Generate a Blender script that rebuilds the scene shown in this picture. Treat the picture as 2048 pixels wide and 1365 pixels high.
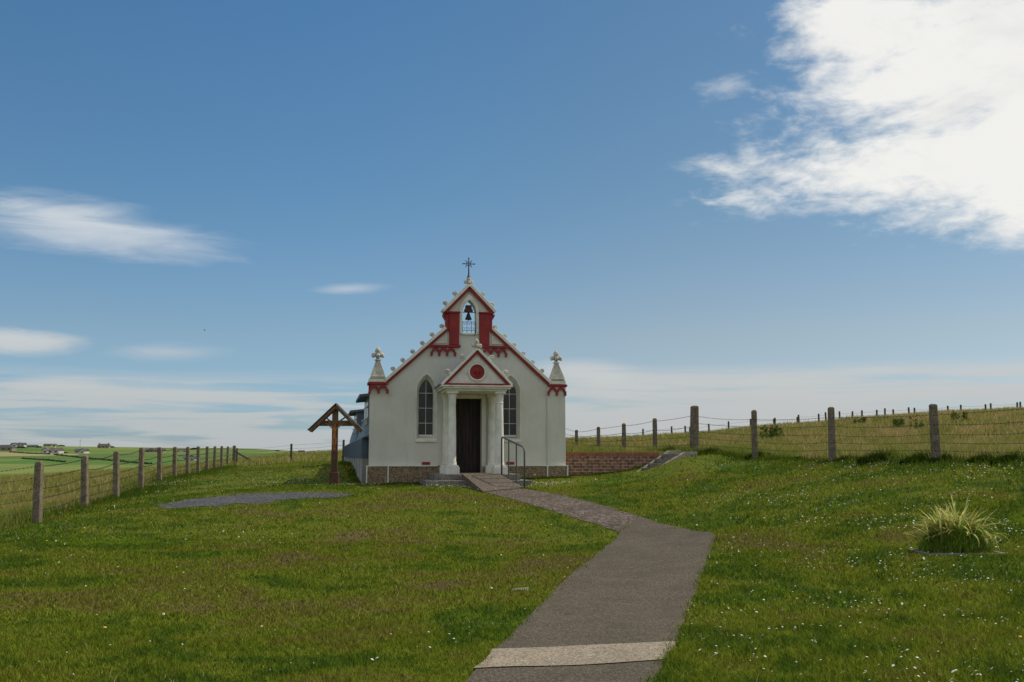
import bpy, bmesh, math, random
import numpy as np
from mathutils import Vector, Matrix, noise as mnoise
from mathutils.geometry import tessellate_polygon
random.seed(7); rng = np.random.default_rng(7)
for o in list(bpy.data.objects): bpy.data.objects.remove(o)
S = bpy.context.scene
R = math.radians

# ------------------------------------------------------------------ camera
FPX = 2048.0; HOR = 912.0; CY = 682.5
TILT = math.atan((HOR-CY)/FPX)
cam = bpy.data.cameras.new('camera'); cam.sensor_width = 36; cam.lens = 36
cam.clip_start = .1; cam.clip_end = 9000
co = bpy.data.objects.new('camera', cam); S.collection.objects.link(co)
co.location = (0, 0, 1.6); co.rotation_euler = (R(90)+TILT, 0, 0)
S.camera = co
S.render.resolution_x = 1024; S.render.resolution_y = 682

# ------------------------------------------------------------------ light
SUN_EL = R(50); SUN_AZ = R(69)          # azimuth from +Y towards +X
sun = bpy.data.lights.new('sun', 'SUN'); sun.energy = 3.1; sun.angle = R(.5); sun.color = (1, .92, .77)
so = bpy.data.objects.new('sun', sun); S.collection.objects.link(so)
sd = Vector((math.sin(SUN_AZ)*math.cos(SUN_EL), math.cos(SUN_AZ)*math.cos(SUN_EL), math.sin(SUN_EL)))
so.rotation_euler = sd.to_track_quat('Z', 'Y').to_euler(); so.location = sd*50
S.view_settings.view_transform = 'Standard'; S.view_settings.look = 'None'
S.view_settings.exposure = 0; S.view_settings.gamma = 1

def ray(px, py):
    x = (px-1024)/FPX; y = -(py-CY)/FPX
    return (x, math.cos(TILT)-y*math.sin(TILT), math.sin(TILT)+y*math.cos(TILT))
def azel(px, py):
    r = ray(px, py); return math.atan2(r[0], r[1]), math.atan2(r[2], math.hypot(r[0], r[1]))

# ------------------------------------------------------------------ sky (world): clear sky plus clouds set by compass direction
SKY_STR = .1
W = bpy.data.worlds.new('World'); S.world = W; W.use_nodes = True
nt = W.node_tree; N = nt.nodes; L = nt.links; N.clear()
def nd(t, **k):
    n = N.new(t)
    for a, b in k.items(): setattr(n, a, b)
    return n
def mth(op, a, b=None, c=None, clamp=False):
    n = N.new('ShaderNodeMath'); n.operation = op; n.use_clamp = clamp
    for i, v in enumerate((a, b, c)):
        if v is None: continue
        if isinstance(v, (int, float)): n.inputs[i].default_value = v
        else: L.new(v, n.inputs[i])
    return n.outputs[0]
def sstep(v, a, b):
    n = N.new('ShaderNodeMapRange'); n.interpolation_type = 'SMOOTHSTEP'
    L.new(v, n.inputs[0]); n.inputs[1].default_value = a; n.inputs[2].default_value = b
    n.inputs[3].default_value = 0; n.inputs[4].default_value = 1
    return n.outputs[0]
out = nd('ShaderNodeOutputWorld'); bg = nd('ShaderNodeBackground'); bg.inputs[1].default_value = SKY_STR
L.new(bg.outputs[0], out.inputs[0])
sky = nd('ShaderNodeTexSky', sky_type='NISHITA', sun_disc=False, sun_elevation=SUN_EL, sun_rotation=SUN_AZ,
         altitude=20, air_density=1.0, dust_density=.6, ozone_density=1.6)
tc = nd('ShaderNodeTexCoord'); sp = nd('ShaderNodeSeparateXYZ'); L.new(tc.outputs['Generated'], sp.inputs[0])
X, Y, Z = sp.outputs
AZ = mth('ARCTAN2', X, Y); EL = mth('ARCSINE', Z)
def wnoise(sx, sy, detail, rough, off=0., dist=0.):
    c = nd('ShaderNodeCombineXYZ')
    L.new(mth('MULTIPLY', AZ, sx), c.inputs[0]); L.new(mth('MULTIPLY', EL, sy), c.inputs[1]); c.inputs[2].default_value = off
    n = nd('ShaderNodeTexNoise'); n.inputs['Scale'].default_value = 1
    n.inputs['Detail'].default_value = detail; n.inputs['Roughness'].default_value = rough; n.inputs['Distortion'].default_value = dist
    L.new(c.outputs[0], n.inputs['Vector']); return n.outputs[0]
def ell(px, py, rx, ry, slope=0.):
    a0, e0 = azel(px, py); a1, _ = azel(px+1, py)
    k = 1/2048.
    da = mth('SUBTRACT', AZ, a0); de = mth('SUBTRACT', EL, e0)
    if slope: de = mth('ADD', de, mth('MULTIPLY', da, slope))
    u = mth('MULTIPLY', da, 1/(rx*k)); v = mth('MULTIPLY', de, 1/(ry*k))
    return mth('SUBTRACT', 1., mth('SQRT', mth('ADD', mth('MULTIPLY', u, u), mth('MULTIPLY', v, v))))
n1 = wnoise(7, 14, 9, .62, 1.3, .4); n2 = wnoise(24, 60, 7, .6, 5.1, .3); n3 = wnoise(6, 85, 6, .55, 9.7, .5)
def cloud(e, noise, amp, lo, hi, op):
    s = mth('ADD', e, mth('MULTIPLY', mth('SUBTRACT', noise, .5), amp))
    return mth('MULTIPLY', sstep(s, lo, hi), op)
big = mth('MAXIMUM', mth('MAXIMUM', ell(2085, 95, 560, 320), ell(2030, 305, 590, 112)), mth('MAXIMUM', ell(2200, 368, 400, 120), ell(1730, 50, 230, 100)))
nb = mth('ADD', mth('MULTIPLY', n1, .62), mth('MULTIPLY', n2, .38))
layers = [cloud(big, nb, 2.3, .0, .66, .97)]
layers.append(cloud(ell(1455, 172, 70, 40), n2, 2.2, .1, 1.1, .35))
layers.append(cloud(ell(1650, 395, 300, 55), n2, 2.4, .15, 1.3, .55))
ns = wnoise(9, 55, 7, .6, 3.3, .6)
layers.append(cloud(ell(180, 458, 330, 66, .09), ns, 1.3, .0, 1.0, .5))
layers.append(cloud(ell(120, 430, 150, 30, .1), ns, 1.9, .1, 1.1, .3))
layers.append(cloud(ell(50, 684, 150, 32), ns, 1.2, .02, .8, .8))
layers.append(cloud(ell(330, 705, 150, 26), ns, 1.2, .02, 1.0, .45))
layers.append(cloud(ell(120, 768, 150, 20), n3, .9, .02, .7, .75))
layers.append(cloud(ell(300, 778, 330, 24), n3, 1.1, .02, .9, .5))
layers.append(cloud(ell(695, 578, 100, 16, -.06), ns, 1.1, .05, 1.0, .42))
layers.append(cloud(ell(1160, 745, 160, 34), n3, .9, .02, .8, .8))
layers.append(cloud(ell(1750, 740, 90, 8), n3, .6, .0, .9, .35))
# low band of streaks round the horizon
band = mth('MULTIPLY', sstep(EL, R(4.9), R(2.9)), sstep(mth('ADD', n3, mth('MULTIPLY', sstep(EL, R(3.2), R(1.0)), .06)), .40, .57))
layers.append(mth('MULTIPLY', band, .8))
rightband = mth('MULTIPLY', mth('MULTIPLY', sstep(EL, R(5.2), R(4.0)), sstep(AZ, R(1.), R(6.))), sstep(n3, .28, .50))
layers.append(mth('MULTIPLY', rightband, .82))
# unseen scattered cloud overhead and behind the viewpoint, added to whiten the ambient light
nw = nd('ShaderNodeTexNoise'); nw.inputs['Scale'].default_value = 2.2; nw.inputs['Detail'].default_value = 7
L.new(tc.outputs['Generated'], nw.inputs['Vector'])
back = mth('MULTIPLY', sstep(nw.outputs[0], .42, .60), mth('MAXIMUM', sstep(EL, R(30), R(42)), sstep(Y, .35, .0)))
layers.append(mth('MULTIPLY', back, .85))
inv = None
for l in layers:
    t = mth('SUBTRACT', 1., l, clamp=True); inv = t if inv is None else mth('MULTIPLY', inv, t)
mask = mth('SUBTRACT', 1., inv, clamp=True)
tint = nd('ShaderNodeMix', data_type='RGBA', blend_type='MULTIPLY'); tint.inputs[0].default_value = 1
L.new(sky.outputs[0], tint.inputs[6])
tr_ = nd('ShaderNodeValToRGB'); L.new(mth('MULTIPLY', EL, 1/R(30)), tr_.inputs[0]); e = tr_.color_ramp.elements
e[0].position = 0; e[0].color = (.61, .81, 1.18, 1); e[1].position = .85; e[1].color = (.52, .84, 1.0, 1)
for p_, c_ in ((.09, (.64, .82, 1.10)), (.22, (.72, .83, .93)), (.48, (.58, .83, .94))): q_ = e.new(p_); q_.color = (*c_, 1)
t2 = nd('ShaderNodeMix', data_type='RGBA'); L.new(sstep(AZ, R(-14), R(12)), t2.inputs[0]); t2.inputs[6].default_value = (.97, 1.0, 1.0, 1); t2.inputs[7].default_value = (1.10, .95, .86, 1)
t3 = nd('ShaderNodeMix', data_type='RGBA', blend_type='MULTIPLY'); t3.inputs[0].default_value = 1; L.new(tr_.outputs[0], t3.inputs[6]); L.new(t2.outputs[2], t3.inputs[7])
L.new(t3.outputs[2], tint.inputs[7])
TINT = tint
cc = nd('ShaderNodeMix', data_type='RGBA')
cs = sstep(EL, R(1), R(14)); L.new(mth('MULTIPLY', cs, mth('ADD', .25, mth('MULTIPLY', n1, 1.4)), clamp=True), cc.inputs[0])
cc.inputs[6].default_value = (5.1, 5.3, 5.3, 1); cc.inputs[7].default_value = (9.0, 8.9, 8.6, 1)
mx = nd('ShaderNodeMix', data_type='RGBA'); L.new(mask, mx.inputs[0]); L.new(tint.outputs[2], mx.inputs[6]); L.new(cc.outputs[2], mx.inputs[7])
L.new(mx.outputs[2], bg.inputs[0])

# ------------------------------------------------------------------ materials
def mat(name, col, col2=None, scale=6., rough=.8, bump=.0, bscale=40., spec=.3, detail=6., metal=0., stretch=None, contrast=(.35, .65)):
    m = bpy.data.materials.new(name); m.use_nodes = True; t = m.node_tree; b = t.nodes['Principled BSDF']
    b.inputs['Roughness'].default_value = rough; b.inputs['Specular IOR Level'].default_value = spec; b.inputs['Metallic'].default_value = metal
    g = t.nodes.new('ShaderNodeNewGeometry'); vec = g.outputs['Position']
    if stretch:
        mp = t.nodes.new('ShaderNodeMapping'); mp.inputs['Scale'].default_value = stretch; t.links.new(vec, mp.inputs[0]); vec = mp.outputs[0]
    if col2 is None: col2 = tuple(c*.8 for c in col)
    n = t.nodes.new('ShaderNodeTexNoise'); n.inputs['Scale'].default_value = scale; n.inputs['Detail'].default_value = detail; n.inputs['Roughness'].default_value = .6
    t.links.new(vec, n.inputs['Vector'])
    r = t.nodes.new('ShaderNodeValToRGB'); r.color_ramp.elements[0].position = contrast[0]; r.color_ramp.elements[1].position = contrast[1]
    r.color_ramp.elements[0].color = (*col2, 1); r.color_ramp.elements[1].color = (*col, 1)
    t.links.new(n.outputs[0], r.inputs[0]); t.links.new(r.outputs[0], b.inputs['Base Color'])
    if bump:
        n2 = t.nodes.new('ShaderNodeTexNoise'); n2.inputs['Scale'].default_value = bscale; n2.inputs['Detail'].default_value = 4
        t.links.new(vec, n2.inputs['Vector'])
        bp = t.nodes.new('ShaderNodeBump'); bp.inputs['Strength'].default_value = 1; bp.inputs['Distance'].default_value = bump
        t.links.new(n2.outputs[0], bp.inputs['Height']); t.links.new(bp.outputs[0], b.inputs['Normal'])
    return m
def speckle(name, c1, c2, c3, scale, bump=.004, big=.5, bigcol=None):
    """aggregate surface: small stones of three tones"""
    m = mat(name, c1, c2, scale=big, rough=.9, spec=.2, contrast=(.3, .7)); t = m.node_tree; b = t.nodes['Principled BSDF']
    base = b.inputs['Base Color'].links[0].from_socket
    g = t.nodes.new('ShaderNodeNewGeometry')
    v = t.nodes.new('ShaderNodeTexVoronoi'); v.inputs['Scale'].default_value = scale; t.links.new(g.outputs['Position'], v.inputs['Vector'])
    s = t.nodes.new('ShaderNodeSeparateColor'); t.links.new(v.outputs['Color'], s.inputs[0])
    r = t.nodes.new('ShaderNodeValToRGB'); r.color_ramp.interpolation = 'CONSTANT'
    e = r.color_ramp.elements; e[0].position = 0; e[0].color = (.62, .6, .58, 1); e[1].position = .35; e[1].color = (1, 1, 1, 1)
    x = e.new(.8); x.color = (*[c3[i]/c1[i] for i in range(3)], 1)
    t.links.new(s.outputs[0], r.inputs[0])
    mm = t.nodes.new('ShaderNodeMix'); mm.data_type = 'RGBA'; mm.blend_type = 'MULTIPLY'; mm.inputs[0].default_value = 1
    t.links.new(base, mm.inputs[6]); t.links.new(r.outputs[0], mm.inputs[7]); t.links.new(mm.outputs[2], b.inputs['Base Color'])
    bp = t.nodes.new('ShaderNodeBump'); bp.inputs['Distance'].default_value = bump; bp.inputs['Strength'].default_value = 1; bp.invert = True
    t.links.new(v.outputs['Distance'], bp.inputs['Height']); t.links.new(bp.outputs[0], b.inputs['Normal'])
    return m
M = {}
M['white'] = mat('white_paint', (.71, .675, .575), (.62, .59, .50), scale=1.6, rough=.7, bump=.006, bscale=9, contrast=(.25, .7))
M['white_trim'] = mat('white_trim_paint', (.80, .77, .67), (.64, .61, .52), scale=4, rough=.7, bump=.004, bscale=30, contrast=(.3, .6))
M['weathered'] = mat('weathered_cast_cement', (.56, .53, .44), (.34, .32, .26), scale=11, rough=.85, bump=.006, bscale=40, contrast=(.3, .6))
M['hutwall'] = mat('dirty_pale_render', (.42, .40, .34), (.30, .28, .24), scale=2, rough=.85, stretch=(1, 1, .3))
M['red'] = mat('red_paint', (.33, .030, .028), (.22, .022, .022), scale=5, rough=.55, bump=.003, bscale=30)
M['plinth'] = speckle('pebble_dash', (.33, .24, .14), (.23, .155, .085), (.45, .36, .25), 38, .01, 2.)
M['conc_step'] = speckle('step_concrete', (.26, .24, .20), (.18, .16, .13), (.34, .32, .28), 60, .003, 2.5)
M['slate'] = mat('blue_grey_sheeting', (.115, .15, .20), (.08, .105, .14), scale=1.5, rough=.55, bump=.0, spec=.4)
M['glass'] = mat('dark_window_glass', (.022, .023, .026), (.040, .041, .045), scale=3, rough=.22, spec=.4)
M['pane_grey'] = mat('pale_dormer_boarding', (.36, .37, .36), (.28, .29, .28), scale=4, rough=.7)
def streaks(m, strength, col=(.42, .40, .30)):
    t = m.node_tree; b = t.nodes['Principled BSDF']; base = b.inputs['Base Color'].links[0].from_socket
    g = t.nodes.new('ShaderNodeNewGeometry'); mp = t.nodes.new('ShaderNodeMapping'); mp.inputs['Scale'].default_value = (3, 3, .7); t.links.new(g.outputs['Position'], mp.inputs[0])
    n = t.nodes.new('ShaderNodeTexNoise'); n.inputs['Scale'].default_value = 1.6; n.inputs['Detail'].default_value = 7; n.inputs['Roughness'].default_value = .65; t.links.new(mp.outputs[0], n.inputs['Vector'])
    r = t.nodes.new('ShaderNodeMapRange'); t.links.new(n.outputs[0], r.inputs[0]); r.inputs[1].default_value = .52; r.inputs[2].default_value = .75; r.inputs[3].default_value = 0; r.inputs[4].default_value = strength
    x = t.nodes.new('ShaderNodeMix'); x.data_type = 'RGBA'; t.links.new(r.outputs[0], x.inputs[0]); t.links.new(base, x.inputs[6]); x.inputs[7].default_value = (*col, 1); t.links.new(x.outputs[2], b.inputs['Base Color'])
streaks(M['white'], .28); streaks(M['white_trim'], .35); streaks(M['hutwall'], .7, (.16, .15, .11))
M['door'] = mat('dark_brown_boards', (.055, .024, .013), (.008, .005, .004), scale=3, rough=.5, stretch=(8, 8, .5), contrast=(.45, .7))
M['iron'] = mat('black_iron', (.02, .022, .026), scale=10, rough=.5, spec=.4)
M['rail'] = mat('grey_green_painted_tube', (.11, .125, .12), (.08, .09, .09), scale=10, rough=.45, spec=.5)
M['bronze'] = mat('dull_bell_metal', (.04, .036, .026), scale=12, rough=.5)
M['wood'] = mat('weathered_brown_timber', (.22, .115, .062), (.11, .058, .033), scale=7, rough=.75, stretch=(3, 3, .6), bump=.004)
M['wood_dark'] = mat('dark_stained_timber', (.125, .06, .034), (.07, .034, .02), scale=7, rough=.7, stretch=(3, 3, .6), bump=.004)
M['shingle'] = mat('weathered_roof_boards', (.16, .12, .09), (.08, .055, .04), scale=9, rough=.85)
M['carved'] = mat('orange_carved_wood', (.50, .19, .05), (.30, .11, .03), scale=20, rough=.5)
M['post'] = speckle('mossy_concrete_post', (.28, .225, .155), (.145, .11, .07), (.34, .30, .24), 70, .004, 7.)
M['lichen'] = mat('orange_lichen', (.28, .19, .06), (.16, .13, .06), scale=22, rough=.95, bump=.01)
M['wire'] = mat('rusty_fence_wire', (.07, .055, .045), scale=10, rough=.6)
M['stake'] = mat('grey_timber_stake', (.12, .10, .08), (.07, .06, .05), scale=8, rough=.9)
M['path'] = speckle('old_path_concrete', (.120, .095, .066), (.084, .067, .046), (.19, .16, .12), 95, .004, 1.6)
M['ramp'] = speckle('ramp_concrete', (.155, .118, .088), (.12, .095, .072), (.22, .18, .145), 55, .004, 1.2)
M['gravel'] = speckle('brown_gravel', (.135, .100, .076), (.09, .068, .053), (.28, .225, .18), 26, .02, 1.2)
M['strip'] = speckle('pale_concrete_strip', (.34, .275, .20), (.27, .22, .16), (.44, .38, .29), 80, .004, 1.5)
M['greygravel'] = speckle('grey_gravel', (.088, .084, .086), (.055, .053, .055), (.19, .18, .185), 34, .004, 1.5)
M['conc'] = speckle('stair_concrete', (.30, .27, .22), (.20, .18, .14), (.38, .35, .30), 60, .003, 3.)
M['stone'] = mat('pale_stone', (.34, .31, .26), (.2, .18, .14), scale=9, rough=.9, bump=.01)
M['housewhite'] = mat('white_render', (.62, .60, .56), (.5, .48, .44), scale=.3)
M['housebrown'] = mat('sandstone_wall', (.36, .28, .21), (.28, .21, .15), scale=.4)
M['housered'] = mat('red_shed_sheet', (.24, .06, .05), (.18, .045, .04), scale=.4)
M['roofgrey'] = mat('grey_roof_tile', (.10, .095, .095), (.07, .065, .065), scale=.5)
M['roofbrown'] = mat('brown_roof_tile', (.17, .13, .12), (.12, .09, .085), scale=.5)
M['bush'] = mat('dark_bush_leaf', (.045, .07, .025), (.02, .035, .012), scale=.8)
M['black'] = mat('dark_feathers', (.02, .02, .022), scale=10)

def leafmat(name, stops, scale, trans=.35, fine=18., finecol=.35, rough=.8, attr=False, spec=.03, worn=()):
    """grass: colour patches by place on the ground, plus fine per-tuft variation; lets light through"""
    m = bpy.data.materials.new(name); m.use_nodes = True; t = m.node_tree; b = t.nodes['Principled BSDF']
    b.inputs['Roughness'].default_value = rough; b.inputs['Specular IOR Level'].default_value = spec
    g = t.nodes.new('ShaderNodeNewGeometry')
    mp = t.nodes.new('ShaderNodeMapping'); mp.inputs['Scale'].default_value = (1, 1, .0); t.links.new(g.outputs['Position'], mp.inputs[0])
    n = t.nodes.new('ShaderNodeTexNoise'); n.inputs['Scale'].default_value = scale; n.inputs['Detail'].default_value = 5; n.inputs['Roughness'].default_value = .62; n.inputs['Distortion'].default_value = .6
    t.links.new(mp.outputs[0], n.inputs['Vector'])
    r = t.nodes.new('ShaderNodeValToRGB'); e = r.color_ramp.elements
    e[0].position = stops[0][0]; e[0].color = (*stops[0][1], 1); e[1].position = stops[-1][0]; e[1].color = (*stops[-1][1], 1)
    for p, c in stops[1:-1]:
        q = e.new(p); q.color = (*c, 1)
    fac = n.outputs[0]
    def mm(op, a, b_):
        q = t.nodes.new('ShaderNodeMath'); q.operation = op
        for i, v in enumerate((a, b_)):
            if isinstance(v, (int, float)): q.inputs[i].default_value = v
            else: t.links.new(v, q.inputs[i])
        return q.outputs[0]
    for (wx_, wy_, wr, wa) in worn:
        dn = t.nodes.new('ShaderNodeVectorMath'); dn.operation = 'DISTANCE'; t.links.new(mp.outputs[0], dn.inputs[0]); dn.inputs[1].default_value = (wx_, wy_, 0)
        mr_ = t.nodes.new('ShaderNodeMapRange'); mr_.interpolation_type = 'SMOOTHSTEP'; t.links.new(dn.outputs['Value'], mr_.inputs[0]); mr_.inputs[1].default_value = wr; mr_.inputs[2].default_value = 0; mr_.inputs[3].default_value = 0; mr_.inputs[4].default_value = wa
        fac = mm('ADD', fac, mr_.outputs[0])
    if worn:
        nm = t.nodes.new('ShaderNodeTexNoise'); nm.inputs['Scale'].default_value = 3.2; nm.inputs['Detail'].default_value = 4; t.links.new(mp.outputs[0], nm.inputs['Vector'])
        fac = mm('ADD', fac, mm('MULTIPLY', mm('SUBTRACT', nm.outputs[0], .5), .30))
    t.links.new(fac, r.inputs[0])
    n2 = t.nodes.new('ShaderNodeTexNoise'); n2.inputs['Scale'].default_value = fine; n2.inputs['Detail'].default_value = 3
    t.links.new(mp.outputs[0], n2.inputs['Vector'])
    mr = t.nodes.new('ShaderNodeMapRange'); t.links.new(n2.outputs[0], mr.inputs[0]); mr.inputs[1].default_value = .3; mr.inputs[2].default_value = .7
    mr.inputs[3].default_value = 1-finecol; mr.inputs[4].default_value = 1+finecol
    src = mr.outputs[0]
    if attr:
        at = t.nodes.new('ShaderNodeAttribute'); at.attribute_name = 'tone'
        mu = t.nodes.new('ShaderNodeMath'); mu.operation = 'MULTIPLY'; t.links.new(src, mu.inputs[0]); t.links.new(at.outputs['Fac'], mu.inputs[1]); src = mu.outputs[0]
    vm = t.nodes.new('ShaderNodeVectorMath'); vm.operation = 'SCALE'; t.links.new(r.outputs[0], vm.inputs[0]); t.links.new(src, vm.inputs['Scale'])
    t.links.new(vm.outputs[0], b.inputs['Base Color'])
    if trans:
        tr = t.nodes.new('ShaderNodeBsdfTranslucent'); t.links.new(vm.outputs[0], tr.inputs['Color'])
        ms = t.nodes.new('ShaderNodeMixShader'); ms.inputs[0].default_value = trans
        o = t.nodes['Material Output']; t.links.new(b.outputs[0], ms.inputs[1]); t.links.new(tr.outputs[0], ms.inputs[2]); t.links.new(ms.outputs[0], o.inputs[0])
    return m
WORN = ((-2.5, 13.5, 8., .075), (-3., 21., 6., .06), (3.3, 14.5, 2.2, .13), (-.6, 25., 4., .08), (2.9, 10.5, 1.3, .08), (6.5, 12, 4, -.05), (-7, 17, 4, -.05))
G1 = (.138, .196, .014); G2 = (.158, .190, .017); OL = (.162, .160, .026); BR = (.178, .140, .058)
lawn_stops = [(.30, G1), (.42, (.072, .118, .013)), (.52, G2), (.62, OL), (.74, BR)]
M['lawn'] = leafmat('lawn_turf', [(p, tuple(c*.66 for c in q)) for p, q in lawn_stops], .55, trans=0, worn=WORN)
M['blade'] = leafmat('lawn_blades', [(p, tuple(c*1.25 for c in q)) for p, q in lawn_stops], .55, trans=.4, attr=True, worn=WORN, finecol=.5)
M['meadow'] = leafmat('meadow_grass', [(.3, (.13, .19, .025)), (.45, (.20, .22, .045)), (.55, (.30, .255, .085)), (.72, (.41, .29, .15))], .5, trans=.35, fine=5, finecol=.4, attr=True, worn=((18, 44, 22, .04), (30, 52, 22, .02), (3, 34, 8, -.12), (-22, 35, 12, .03)))
M['rank'] = leafmat('rank_green_grass', [(.3, (.06, .10, .010)), (.7, (.10, .155, .018))], .6, trans=.35, attr=True)
M['weed'] = leafmat('weed_leaves', [(.3, (.07, .11, .02)), (.7, (.12, .17, .035))], 3, trans=.35)
M['strap'] = leafmat('yellow_green_strap_leaves', [(.35, (.34, .40, .08)), (.55, (.64, .60, .22)), (.68, (.66, .40, .11))], 9, trans=.35, fine=30, attr=True)
M['thatch'] = mat('dead_leaf_thatch', (.16, .12, .055), (.09, .065, .03), scale=14, rough=.95, bump=.02)
M['dry'] = mat('dry_straw', (.34, .28, .15), (.22, .17, .08), scale=20, rough=.9)
M['petal'] = mat('white_petals', (.75, .75, .66), (.6, .6, .5), scale=30, rough=.6)
M['buttercup'] = mat('yellow_petals', (.62, .45, .03), (.5, .36, .02), scale=30, rough=.6)

def brickmat():
    m = bpy.data.materials.new('red_brickwork'); m.use_nodes = True; t = m.node_tree; b = t.nodes['Principled BSDF']; b.inputs['Roughness'].default_value = .9
    tcn = t.nodes.new('ShaderNodeTexCoord'); sx = t.nodes.new('ShaderNodeSeparateXYZ'); cb = t.nodes.new('ShaderNodeCombineXYZ')
    t.links.new(tcn.outputs['Object'], sx.inputs[0]); t.links.new(sx.outputs[0], cb.inputs[0]); t.links.new(sx.outputs[2], cb.inputs[1])
    br = t.nodes.new('ShaderNodeTexBrick'); t.links.new(cb.outputs[0], br.inputs['Vector'])
    br.inputs['Scale'].default_value = 1; br.inputs['Brick Width'].default_value = .225; br.inputs['Row Height'].default_value = .09
    br.inputs['Mortar Size'].default_value = .014; br.inputs['Mortar Smooth'].default_value = .2; br.inputs['Bias'].default_value = -.1
    br.inputs['Color1'].default_value = (.44, .175, .095, 1); br.inputs['Color2'].default_value = (.25, .10, .06, 1); br.inputs['Mortar'].default_value = (.48, .39, .29, 1)
    n = t.nodes.new('ShaderNodeTexNoise'); n.inputs['Scale'].default_value = 9; t.links.new(tcn.outputs['Object'], n.inputs['Vector'])
    mm = t.nodes.new('ShaderNodeMix'); mm.data_type = 'RGBA'; mm.blend_type = 'MULTIPLY'; mm.inputs[0].default_value = .55
    rr = t.nodes.new('ShaderNodeValToRGB'); rr.color_ramp.elements[0].position = .35; rr.color_ramp.elements[1].position = .6; t.links.new(n.outputs[0], rr.inputs[0])
    t.links.new(br.outputs[0], mm.inputs[6]); t.links.new(rr.outputs[0], mm.inputs[7]); t.links.new(mm.outputs[2], b.inputs['Base Color'])
    bp = t.nodes.new('ShaderNodeBump'); bp.invert = True; bp.inputs['Distance'].default_value = .012; t.links.new(br.outputs['Fac'], bp.inputs['Height']); t.links.new(bp.outputs[0], b.inputs['Normal'])
    return m
M['brick'] = brickmat()
M['brick1'] = mat('single_red_brick', (.44, .175, .095), (.27, .11, .065), scale=9, rough=.9)

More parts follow.
